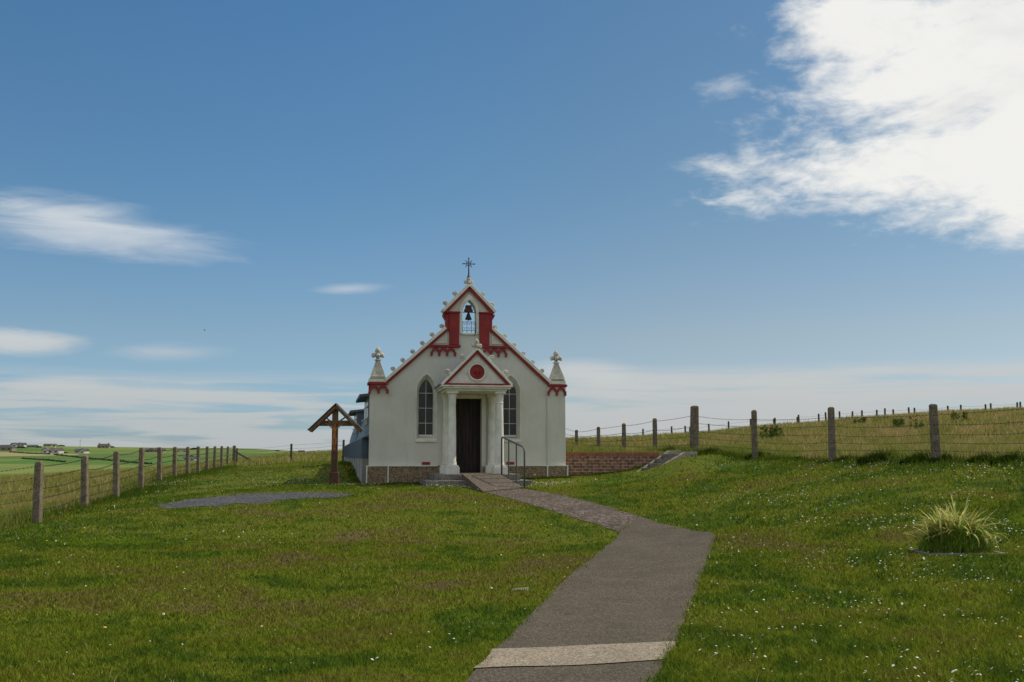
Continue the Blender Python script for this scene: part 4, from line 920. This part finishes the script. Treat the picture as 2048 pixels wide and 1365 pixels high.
# ------------------------------------------------------------------ far farm buildings, bushes, pole, bird
def house(label, px, py, wpx, hpx, wall, roof, name='house', cat='house', gable=None, hip=0, chim=1, depth=.6, garage=False, Yd=None):
    g = G(px, py, ymin=118) if Yd is None else pp(px, py, Yd); Yd = g[1]; k = Yd/FPX; w = wpx*k; h = hpx*k; t = thing(name, label, cat, (g[0], g[1], g[2]), R(random.uniform(-6, 6)))
    d = max(6, w*depth*.6); wh_ = h*.52
    MB().box(-w/2, w/2, 0, d, -2, wh_).build('wall', M[wall], t)
    ov = .35; hp_ = hip*w
    rf = MB().add([(-w/2-ov,-ov,wh_),(w/2+ov,-ov,wh_),(w/2+ov,d+ov,wh_),(-w/2-ov,d+ov,wh_),(-w/2-ov+hp_,d/2,h),(w/2+ov-hp_,d/2,h)], [(0,1,5,4),(1,2,5),(2,3,4,5),(3,0,4),(3,2,1,0)]).build('roof', M[roof], t)
    if gable:
        gx_, gw = gable[0]*w, gable[1]*w; gh = h*.93
        MB().prism([(gx_-gw/2,-.5),(gx_+gw/2,-.5),(gx_+gw/2,wh_),(gx_,gh),(gx_-gw/2,wh_)], -1.6, d*.45).build('gable', M[wall], t)
        MB().strip([(gx_-gw/2-.3,wh_-.2),(gx_,gh+.1),(gx_+gw/2+.3,wh_-.2)], .25, -1.9, d*.45).build('gable_roof', M[roof], t)
        MB().box(gx_-gw*.18, gx_+gw*.18, -1.66, -1.601, wh_*.3, wh_*.85).build('window', M['glass'], t)
    n = max(2, int(w/3.5))
    for i in range(n):
        x = -w/2+w*(i+.5)/n
        if gable and abs(x-gx_) < gw/2+.6: continue
        MB().box(x-.6, x+.6, -.06, -.001, wh_*.35, wh_*.82).build('window', M['glass'], t)
    for i in range(chim):
        x = (-.4+.8*i)*w if chim > 1 else .1*w
        MB().box(x-.45, x+.45, d/2-.4, d/2+.4, h*.8, h*1.22).build('chimney', M[wall], t)
    return t
G_ = None
house('brown hipped barn at the left edge of the far farmland', 6, 902, 36, 12, 'housebrown', 'roofgrey', 'barn', 'barn', hip=.25, chim=0)
house('small red shed beside the barn at the far left', 15.5, 901, 11, 6, 'housered', 'roofbrown', 'shed', 'shed', chim=0)
house('white gabled farmhouse with dark roof on the far left skyline', 34, 894, 28, 8, 'housewhite', 'roofgrey', 'farmhouse', 'house', gable=(-.15, .35), chim=1)
house('long low grey shed on the skyline right of the white farmhouse', 62, 895, 18, 5, 'stone', 'roofgrey', 'shed', 'shed', chim=0)
house('pale bungalow with long brown roof and white front gable in the far fields', 100, 907, 36, 11, 'housewhite', 'roofbrown', 'bungalow', 'house', gable=(-.22, .32), chim=1)
house('white bungalow with grey roof and gable at its right end', 159, 907, 23, 9, 'housewhite', 'roofgrey', 'bungalow', 'house', gable=(.3, .36), chim=0)
house('dark low cottage on the skyline above the pale bungalow', 94, 893, 14, 5, 'housebrown', 'roofgrey', 'cottage', 'house', chim=0)
house('small pink cottage on the skyline behind the pale bungalow', 106, 893, 9, 4.5, 'housebrown', 'roofbrown', 'cottage', 'house', chim=1)
house('tall sandstone house with twin chimneys on the skyline', 206, 897, 22, 9, 'housebrown', 'roofgrey', 'house', 'house', chim=2, hip=.06)
house('dark farmstead behind the fence posts in the far fields', 308, 905, 36, 8, 'housebrown', 'roofgrey', 'farmstead', 'house', gable=(-.1, .3), chim=1)
house('pale low bungalow behind the fence posts in the far fields', 362, 905, 26, 6, 'housewhite', 'roofbrown', 'bungalow', 'house', chim=0, hip=.1)
house('nearest white gabled cottage with grey roof seen between fence posts', 378, 921, 24, 9, 'housewhite', 'roofgrey', 'cottage', 'house', gable=(.28, .4), chim=0)
house('small dark barn on the skyline left of the wooden crucifix', 602, 905, 11, 4, 'roofgrey', 'roofgrey', 'barn', 'barn', chim=0)
house('small dark cottage close to the wooden crucifix on the skyline', 622, 906, 8, 3.5, 'housewhite', 'roofgrey', 'cottage', 'house', chim=0)
def clump(mb, c, r, n, size, rr):
    for _ in range(n):
        th = rr.uniform(0, 2*math.pi); ph = rr.uniform(0, 1)**.5; rad = rr.uniform(.45, 1)**.5
        p = Vector((c[0]+r[0]*rad*ph*math.cos(th), c[1]+r[1]*rad*ph*math.sin(th), c[2]+r[2]*rad*math.sqrt(max(0, 1-ph*ph))*rr.uniform(.7, 1.1)))
        d = Vector((rr.gauss(0, 1), rr.gauss(0, 1), rr.gauss(0, 1))).normalized(); e_ = d.orthogonal().normalized(); f_ = d.cross(e_); s_ = size*rr.uniform(.6, 1.4)
        mb.add([p-e_*s_, p+f_*s_*.6, p+e_*s_, p-f_*s_*.6], [(0,1,2,3)])
rr = random.Random(11)
for lab, px, py, wpx, hpx in (('low dark wind clipped bush right of the tall sandstone house', 224, 896.5, 13, 4),('dark bushes beside the skyline shed on the far left', 77, 896, 14, 3),
                         ('ragged bush in front of the white skyline farmhouse', 42, 897, 24, 3.5),('thin hedge right of the pink cottage on the skyline', 122, 893, 18, 2.5),
                         ('round bush left of the nearest white cottage', 352, 922, 10, 4.5),('dark hedge behind the fence on the skyline', 390, 900, 22, 4),('low bush between the white bungalow and the pale one', 130, 907, 14, 2.5),('small bush on the skyline left of the lone stake', 555, 903, 12, 2.5)):
    g = G(px, py, ymin=118); k = g[1]/FPX; t = thing('bush', lab, 'bush', g)
    q = MB(); w = wpx*k/2; clump(q, (0, 0, 0), (w, w*.5, hpx*k), 260, w*.10, rr); q.build('foliage', M['bush'], t); MB().tube([(0,0,-.3),(0,0,hpx*k*.5)], .15, 6).build('stem', M['stake'], t)
g = G(160, 893.5, ymin=118); k = g[1]/FPX
pl = thing('utility_pole', 'thin lone pole standing on the skyline between the two skyline houses', 'pole', g); MB().tube([(0,0,-1),(0,0,14*k)], [.22,.16], 6).build('shaft', M['stake'], pl); MB().box(-.9,.9,-.1,.1,12.6*k,12.6*k+.2).build('crossarm', M['stake'], pl)
# hedges / dykes between the far fields
for lab, pts in (('dark field dyke running down from the pale bungalow',[(108,910),(150,915),(200,920),(250,925),(300,929)]),('lower field dyke on the far left',[(45,918),(90,921),(130,925)]),('long dyke across the upper far fields',[(20,905),(60,908),(100,909.5)])):
    P_ = [Vector(G(*p, ymin=118)) for p in pts]; q = MB(); o0 = P_[0]
    for a, b in zip(P_[:-1], P_[1:]):
        L_ = (b-a).length; n = int(L_/2.5)
        for k in range(n): p = a.lerp(b, (k+.5)/n)-o0; clump(q, (p.x, p.y, H(p.x+o0.x, p.y+o0.y)-o0.z), (1.4, .8, .6), 4, .5, rr)
    q.tube([tuple(Vector((a.x, a.y, H(a.x, a.y)+.2))-o0) for a in P_], .3, 5)
    o = q.build('field_dyke', M['bush']); o.location = o0; tag(o, lab, 'hedge')
bp_ = pp(409, 661, 90); q = MB().tube([(-.16,0,-.01),(-.05,0,0),(.1,0,.02),(.17,0,.02)], [.01,.05,.05,.015], 8)
q.add([(-.06,0,.03),(.08,0,.03),(.02,-.38,.14),(-.06,-.34,.13)], [(0,1,2,3)]); q.add([(-.06,0,.031),(.08,0,.031),(.02,.38,.14),(-.06,.34,.13)], [(0,1,2,3)])
bo = q.build('bird', M['black']); bo.location = bp_; bo.scale = (.5, .5, .5); tag(bo, 'tiny dark bird flying in the blue sky left of the chapel', 'bird')

# ------------------------------------------------------------------ grass and flowers
CHP = [to_world(u, w) for u, w in ((-3.05, 25.4), (-3.05, .25), (-1.45, -.1), (-1.44, -PD-.74), (1.44, -PD-.74), (1.45, -.1), (3.0, -.12), (3.05, 25.4))]
WALL = [to_world(u, w) for u, w in ((2.9, .45), (5.9, .45), (5.9, .78), (2.9, .78))]
STP = [(sa_[0]-.05, sa_[1]+.07), (sb_[0], sb_[1]+.07), (sc2[0], sc2[1]+.07), (tc2[0], tc2[1]-.07), (tb_[0], tb_[1]-.07), (ta_[0]-.05, ta_[1]-.07)]
gp = [(p[0], p[1]) for p in [G(*t_) for t_ in top]]+[(p[0], p[1]) for p in [G(*t_) for t_ in reversed(bot)]]
def free(x, y, edge=True):
    bad = inpoly(CHP, x, y) | inpoly(poly4, x, y) | inpoly(WALL, x, y) | inpoly(STP, x, y)
    j = .05 if edge else 0
    xx = x+rng.normal(0, j, x.shape); yy = y+rng.normal(0, j, x.shape)
    for p in (poly1, poly2): bad |= inpoly(p, xx, yy) & inpoly(p, x, y)
    bad |= inpoly(gp, x+rng.normal(0, .16, x.shape), y+rng.normal(0, .22, x.shape))
    return ~bad
def scatter(n, ya, yb, xl, xr, power=1.):
    """points uniform over the wedge of ground in view between two distances"""
    y = np.sqrt(rng.uniform(ya*ya, yb*yb, n)); x = rng.uniform(xl, xr, n)*y*.56; return x, y
def blades(name, x, y, h, w, lean, m, seg=2, z=None, tone=(.75, 1.25)):
    n = len(x); z = H(x, y) if z is None else z; a = rng.uniform(0, 2*np.pi, n); b = rng.uniform(0, 2*np.pi, n); dx, dy = np.cos(a)*w, np.sin(a)*w
    lx, ly = np.cos(b)*lean*h, np.sin(b)*lean*h; V = np.zeros((n, 5, 3), np.float32)
    V[:, 0] = np.c_[x-dx, y-dy, z-.01]; V[:, 1] = np.c_[x+dx, y+dy, z-.01]
    V[:, 2] = np.c_[x-dx*.7+lx*.35, y-dy*.7+ly*.35, z+h*.6]; V[:, 3] = np.c_[x+dx*.7+lx*.35, y+dy*.7+ly*.35, z+h*.6]
    V[:, 4] = np.c_[x+lx, y+ly, z+h]
    base = np.arange(n)*5; F = np.stack([np.c_[base, base+1, base+3], np.c_[base, base+3, base+2], np.c_[base+2, base+3, base+4]], 1).reshape(-1, 3)
    me = bpy.data.meshes.new(name); np_mesh(me, V.reshape(-1, 3), F); me.materials.append(m)
    at = me.attributes.new('tone', 'FLOAT', 'POINT'); at.data.foreach_set('value', np.repeat(rng.uniform(*tone, n), 5).astype(np.float32))
    o = bpy.data.objects.new(name, me); S.collection.objects.link(o); return o
X_, Y_, Hh, Ww = [], [], [], []
def clumpn(x, y): return .5+.5*noise2(x*2.3+5, y*2.3)
for n, ya, yb, h, w in ((170000, 4.6, 10, .046, .0035), (180000, 10, 17, .046, .0055), (130000, 17, 27, .044, .009), (90000, 27, 62, .055, .016)):
    x, y = scatter(n, ya, yb, -1, 1); k = free(x, y) & ~is_meadow(x, y)
    x, y = x[k], y[k]; c = clumpn(x, y); X_.append(x); Y_.append(y); Hh.append(h*rng.uniform(.45, 1.2, len(x))*(.45+.95*c)*np.where(x > .1*y, 1.2, .9)); Ww.append(np.full(len(x), w))
x = np.concatenate(X_); y = np.concatenate(Y_); h = np.concatenate(Hh); w = np.concatenate(Ww)
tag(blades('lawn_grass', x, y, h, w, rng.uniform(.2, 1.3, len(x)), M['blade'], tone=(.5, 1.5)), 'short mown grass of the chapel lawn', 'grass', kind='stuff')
x, y = scatter(26000, 4.8, 26, -1, 1); k = free(x, y) & ~is_meadow(x, y) & (rng.uniform(0, 1, len(x)) < .06+.94*clumpn(x*.5+3, y*.5)**4); x, y = x[k], y[k]
tag(blades('dry_grass', x, y, rng.uniform(.03, .075, len(x)), np.full(len(x), .0022)*(1+y/14), rng.uniform(.5, 1.8, len(x)), M['dry'], tone=(.6, 1.3)), 'pale dry stalks scattered through the lawn', 'grass', kind='stuff')
# rough meadow
X_, Y_, Hh, Ww = [], [], [], []
for n, ya, yb, xl, xr, h, w in ((26000, 5, 12, -1.6, -.6, .24, .005), (70000, 12, 30, -1.1, -.25, .30, .006), (60000, 30, 60, -1., -.2, .38, .010), (30000, 60, 112, -.8, -.15, .42, .02), (90000, 17, 36, .1, 1.1, .34, .007), (120000, 34, 62, .05, 1.05, .33, .011)):
    x, y = scatter(n, ya, yb, xl, xr); k = is_meadow(x, y) & free(x, y, False) & ~((x < 0) & (y < 75) & (x < -.49*y-6)); x, y = x[k], y[k]
    u = (x-CO.x)*ca+(y-CO.y)*sa; wv = -(x-CO.x)*sa+(y-CO.y)*ca
    short = np.where((u > 2.9) & (u < 7) & (wv < 6), .45, 1.)
    X_.append(x); Y_.append(y); Hh.append(h*rng.uniform(.5, 1.15, len(x))*(.6+.6*clumpn(x*.4, y*.4))*short); Ww.append(np.full(len(x), w))
x = np.concatenate(X_); y = np.concatenate(Y_); h = np.concatenate(Hh); w = np.concatenate(Ww)
tag(blades('meadow_grass', x, y, h, w, rng.uniform(.15, .8, len(x)), M['meadow'], tone=(.65, 1.75)), 'tall rough grass gone to seed beyond the fences', 'grass', kind='stuff')
# ranker green fringe at the fence feet
X_, Y_ = [], []
for A, B, n, wd in (((-9.9, 17), (-11.2, 32), 9000, .5), ((-11.2, 32), (-18.3, 67), 7000, .6), ((5.9, 32.2), (10.2, 17), 5500, .35), ((5.0, 30.9), (5.9, 32.2), 2500, .3)):
    t = rng.uniform(0, 1, n); x = A[0]+(B[0]-A[0])*t+rng.normal(0, wd, n)*(.5+.8*clumpn(t*7, t*3)); y = A[1]+(B[1]-A[1])*t+rng.normal(0, .3, n); k = free(x, y, False); X_.append(x[k]); Y_.append(y[k])
# fringe at the foot of the chapel and brick wall
for (u0, u1, w0, n) in ((-2.95, -1.4, -.2, 1400), (1.4, 2.95, -.2, 1400), (2.95, 5.7, .40, 1800)):
    u = rng.uniform(u0, u1, n); wv = w0+rng.normal(0, .04, n); X_.append(CO.x+u*ca-wv*sa); Y_.append(CO.y+u*sa+wv*ca)
wv = rng.uniform(.3, 24, 4000); u = -3.12+rng.normal(0, .08, 4000); X_.append(CO.x+u*ca-wv*sa); Y_.append(CO.y+u*sa+wv*ca)
x = np.concatenate(X_); y = np.concatenate(Y_); n = len(x)
h = rng.uniform(.05, .2, n)*(.4+.7*clumpn(x, y)); dch = np.abs((x-CO.x)*ca+(y-CO.y)*sa) < 6.2; h = np.where(dch & (y > 25) & (y < 34) & (x < 5), h*.45, h)
tag(blades('rank_grass', x, y, h, np.full(n, .008), rng.uniform(.2, .9, n), M['rank']), 'ranker green grass along the fence lines and wall feet', 'grass', kind='stuff')
# dense tussocks, each a plant
tus = [(1522,912,.55,'dark grass tussock at the foot of the second large right post'),(1700,915,.45,'low dark tussock right of the third large right post'),(1768,916,.7,'broad dark tussock midway between the third and fourth right posts'),(1848,914,.6,'tall dark tussock touching the left of the fourth right post'),
       (1895,918,.5,'dark tussock just right of the fourth right post'),(1975,925,.5,'wide dark tussock near the right edge of the lawn'),(2030,932,.55,'largest dark tussock cut by the right edge'),(1345,893,.75,'round green weed mound above the concrete steps'),(1425,905,.6,'brown and green weeds right of the thick post'),(1602,912,.35,'small tussock between the second and third right posts')]
for px, py, r, lab in tus:
    k_ = (px-1024)/2048*.994; bk = .22 if px > 1440 else .05
    t_ = (k_*(fA.y+fN.y*bk)-(fA.x+fN.x*bk))/(fD.x-k_*fD.y); tx_, ty_ = fA.x+fN.x*bk+fD.x*t_, fA.y+fN.y*bk+fD.y*t_
    if ty_ < 19: ty_ = 19.5; tx_ = k_*19.5
    g = (tx_, ty_, H(tx_, ty_)); n = 1300; a = rng.uniform(0, 6.28, n); d = np.sqrt(rng.uniform(0, 1, n))*r*.6; x = np.cos(a)*d*1.5; y = np.sin(a)*d*.6
    o = blades('grass_tussock', x, y, rng.uniform(.5, 1., n)*r*.62*(1.05-.6*d/(r*.55)), np.full(n, .009), rng.uniform(.1, .75, n), M['rank'], z=np.full(n, -.04), tone=(.25, .95)); o.location = g; tag(o, lab, 'grass tussock', 'tussocks along the right fence')
# thistles / docks in the hill field
rr = random.Random(5)
for px, py, hh, lab in ((1549,873,.65,'tall thin dock stalks right of the second large right post'),(1535,872,.6,'shorter dock stalks nearest the second large right post'),(1722,845,.45,'wide green nettle patch on the hill right of the third post'),(1798,850,.55,'leafy dark weed on the hill between the third and fourth posts'),(1835,856,.7,'pale green thistles on the hill left of the fourth post'),(1920,838,.5,'branching thistle on the hill right of the fourth post'),(1135,918,.3,None)):
    if lab is None: continue
    g = G(px, py+10, ymin=20); t = thing('weed', lab, 'weed', g, group='weeds on the hill field'); st_ = MB(); lf = MB(); n = 5 if hh > .65 else 9
    for k in range(n):
        x, y = rr.uniform(-.35, .35), rr.uniform(-.2, .2); h = hh*rr.uniform(.7, 1.1); st_.tube([(x, y, -.05), (x+rr.uniform(-.06, .06), y, h)], [.012, .005], 5)
        for j in range(26): zz = rr.uniform(.2, 1.)*h; clump(lf, (x, y, zz), (.09, .09, .05), 1, .05, rr)
    st_.build('stalks', M['weed'], t); lf.build('leaves', M['weed'], t)
# flowers
def flowers(name, x, y, r, zoff, m, lab, n6=6):
    n = len(x); z = H(x, y)+zoff; k = np.arange(n6)*2*np.pi/n6; V = np.zeros((n, n6+1, 3)); tx, ty = rng.normal(0, .35, n), rng.normal(-.25, .35, n)
    for i in range(n6):
        ox_, oy_ = np.cos(k[i])*r, np.sin(k[i])*r; V[:, i] = np.c_[x+ox_, y+oy_, z+ox_*tx+oy_*ty]
    V[:, n6] = np.c_[x, y, z+r*.55]; b = np.arange(n)*(n6+1); F = np.stack([np.c_[b+i, b+(i+1) % n6, b+n6] for i in range(n6)], 1).reshape(-1, 3)
    me = bpy.data.meshes.new(name); np_mesh(me, V.reshape(-1, 3), F); me.materials.append(m); o = bpy.data.objects.new(name, me); S.collection.objects.link(o); return tag(o, lab, 'flowers', kind='stuff')
x1, y1 = scatter(26000, 5.0, 30, .1, 1); k = rng.uniform(0, 1, len(x1)) < np.clip(.18+.85*(noise2(x1*.7+1, y1*.7)), .04, 1)*np.clip((x1/y1-.08)*3.2, .04, 1)*.75; x1, y1 = x1[k], y1[k]
x2, y2 = scatter(7000, 5.0, 34, -1, .1); k = rng.uniform(0, 1, len(x2)) < np.clip(05e-2+.7*(noise2(x2*.6+8, y2*.6)-.15), .015, 1); x2, y2 = x2[k], y2[k]
ex_ = []
for px, py, sx, sy, n in ((302,973,.8,1.2,120),(330,968,.8,1.2,60),(1075,972,.7,.4,110),(1100,968,1.2,.3,70),(890,975,.5,.15,35),(940,978,.5,.2,30),(1035,990,.4,.3,25),(1160,1020,.5,.5,25),(700,972,.6,.25,45),(735,971,.3,.1,20),(620,965,1.2,1.5,60),(550,965,1.5,1.5,50),(1700,905,1.5,.6,18),(1940,935,.9,.5,40)):
    g = G(px, py); ex_.append((g[0]+rng.normal(0, sx*.6, n), g[1]+rng.normal(0, sy*.6, n)))
x = np.concatenate([x1, x2]+[e_[0] for e_ in ex_]); y = np.concatenate([y1, y2]+[e_[1] for e_ in ex_]); k = free(x, y, False) & (fence_side(x, y) < .4); x, y = x[k], y[k]
flowers('clover_flowers', x, y, rng.uniform(.0045, .0115, len(x))*(1+y/50), rng.uniform(.03, .06, len(x)), M['petal'], 'white clover and daisy heads dotted over the lawn')
ex_ = []
for px, py, sx, sy, n in ((700,945,1.0,2.2,260),(655,948,1.6,2.5,140),(620,958,1.5,2,60)):
    g = G(px, py); ex_.append((g[0]+rng.normal(0, sx*.5, n), g[1]+rng.normal(0, sy*.6, n)))
x3, y3 = scatter(60, 7, 30, -1, 1); x = np.concatenate([x3]+[e_[0] for e_ in ex_]); y = np.concatenate([y3]+[e_[1] for e_ in ex_]); k = free(x, y, False); x, y = x[k], y[k]
flowers('buttercups', x, y, rng.uniform(.010, .02, len(x)), rng.uniform(.08, .25, len(x)), M['buttercup'], 'yellow buttercups in the grass between the crucifix and the hut')

# ------------------------------------------------------------------ planted slab on the right
pg = (PGX, PGY-.28, PGZ); kk = pg[1]/FPX
ps_ = thing('strap_leaf_plant', 'yellow green strap leaved plant sprawling on a low edged bed in the right lawn', 'plant', pg)
wd = 72*kk
pg = (pg[0], pg[1], pg[2]-.012)
edge = thing('bed_edging', 'thin pale concrete edging round the planted bed in the right lawn', 'edging', pg)
for a in ((-wd, wd, -.02, .015), (-wd, wd, .60, .635)): MB().box(a[0], a[1], a[2], a[3], -.1, .045).build('long_edge', M['stone'], edge, bevel=.004)
for a in ((-wd-.036, -wd-.001), (wd+.001, wd+.036)): MB().box(a[0], a[1], -.02, .635, -.1, .045).build('short_edge', M['stone'], edge, bevel=.004)
rr = random.Random(21); q = MB(); nseg = 22
V = []
for j in range(9):
    for i in range(nseg):
        t = 2*math.pi*i/nseg; f = j/8; rad = (1-f)**.38; zz = .33*f; nz = .025*mnoise.noise(Vector((3*math.cos(t), 3*math.sin(t), f*4)))
        V.append((wd*.95*rad*math.cos(t)+nz, .31+.28*rad*math.sin(t), zz+nz))
q.add(V, [(j*nseg+i, j*nseg+(i+1) % nseg, (j+1)*nseg+(i+1) % nseg, (j+1)*nseg+i) for j in range(8) for i in range(nseg)]); q.build('root_mound', M['thatch'], ps_, smooth='all')
n = 6500; a = rng.uniform(0, 6.28, n); d = np.sqrt(rng.uniform(0, 1, n)); x = np.cos(a)*d*wd*.98; y = .30+np.sin(a)*d*.30; z = .31*(1-d**2.6)
o = blades('mound_grass', x, y, rng.uniform(.05, .17, n), np.full(n, .0032), rng.uniform(.2, 1.1, n), M['rank'], z=z, tone=(1.3, 3.)); o.parent = ps_
dd = np.cos(a)*0
o = blades('dead_leaves', x[:1500]*1.02, y[:1500]-.02, rng.uniform(.04, .12, 1500), np.full(1500, .003), rng.uniform(.6, 1.6, 1500), M['meadow'], z=z[:1500]+.0, tone=(.9, 1.8)); o.parent = ps_
leafV = []; leafF = []; tones = []
def strap(p, az_, el0, ln, wid, droop):
    k0 = len(leafV); n = 9; pos = Vector(p); el_ = el0; tone = rr.uniform(.6, 1.35)
    side = Vector((-math.sin(az_), math.cos(az_), 0))
    for i in range(n+1):
        f = i/n; w_ = wid*(.75+.6*f if f < .35 else 1*(1-((f-.35)/.65)**2.2)+.02); up = Vector((0, 0, w_*.25))
        leafV.extend([tuple(pos-side*w_+up), tuple(pos), tuple(pos+side*w_+up)]); tones.extend([tone*(1+.15*f)]*3)
        el_ -= droop/n*(.4+1.4*f); d = Vector((math.cos(az_)*math.cos(el_), math.sin(az_)*math.cos(el_), math.sin(el_))); pos = pos+d*ln/n
        if pos.z < .02: pos.z = .02
    for i in range(n):
        b = k0+3*i
        leafF.extend([(b, b+1, b+4, b+3), (b+1, b+2, b+5, b+4)])
for i in range(360):
    q_ = rr.random(); cx = rr.gauss(-.02, .13); cy = .28+rr.gauss(0, .07); az_ = rr.uniform(0, 2*math.pi); droop = rr.uniform(.5, 1.9)
    if q_ < .48: az_ = math.pi+rr.gauss(.25, .45); cx -= .05; elev = rr.uniform(.35, 1.0); droop = rr.uniform(.3, 1.1)
    elif q_ < .72: az_ = rr.gauss(-.3, .5); cx += .08; elev = rr.uniform(.4, 1.2); droop = rr.uniform(1.2, 2.6)
    else: elev = rr.uniform(.9, 1.5); droop = rr.uniform(.2, .9)
    strap((cx, cy, .25-abs(cx)*.3), az_, elev, rr.uniform(.24, .52), rr.uniform(.007, .0145), droop)
for (x, az_, el_, ln, dr) in ((.02, 1.6, 1.35, .62, .3), (.06, .6, 1.3, .60, .3), (-.05, 2.6, 1.2, .62, .3), (.1, .2, .9, .66, 1.9), (.0, -.1, .75, .72, 1.3), (.15, .15, .35, .6, .3), (.2, 0, .6, .55, .9), (-.15, 3.1, .5, .58, .5), (-.1, 3.3, .8, .6, .9), (.05,-.3,.9,.7,1.6)):
    strap((x, .24, .27), az_, el_, ln*.86, .014, dr)
me = bpy.data.meshes.new('leaves'); me.from_pydata(leafV, [], leafF); me.update(); me.materials.append(M['strap']); me.shade_smooth()
at = me.attributes.new('tone', 'FLOAT', 'POINT'); at.data.foreach_set('value', tones); lo = bpy.data.objects.new('leaves', me); S.collection.objects.link(lo); lo.parent = ps_
# flat stone in the lawn left of the path
g = G(1043, 1180); q = MB(); V = []; nn_ = 14
for j, (f, z) in enumerate(((1.08, -.02), (1, .010), (.75, .018))):
    for i in range(nn_): t = 2*math.pi*i/nn_; r = f*(1+.25*mnoise.noise(Vector((2*math.cos(t), 2*math.sin(t), 1)))); V.append((.11*r*math.cos(t), .085*r*math.sin(t)+.5*.1*math.cos(t), z+.004*math.sin(3*t)))
q.add(V, [(j*nn_+i, j*nn_+(i+1) % nn_, (j+1)*nn_+(i+1) % nn_, (j+1)*nn_+i) for j in range(2) for i in range(nn_)]+[tuple(range(2*nn_, 3*nn_))]); o = q.build('stone', M['stone'], smooth=True); o.location = g; tag(o, 'flat pale stone sunk in the lawn left of the path', 'stone')
print('CHECK grid', nx*ny, 'planter', pg, 'cross', wc, 'ramp', rb)
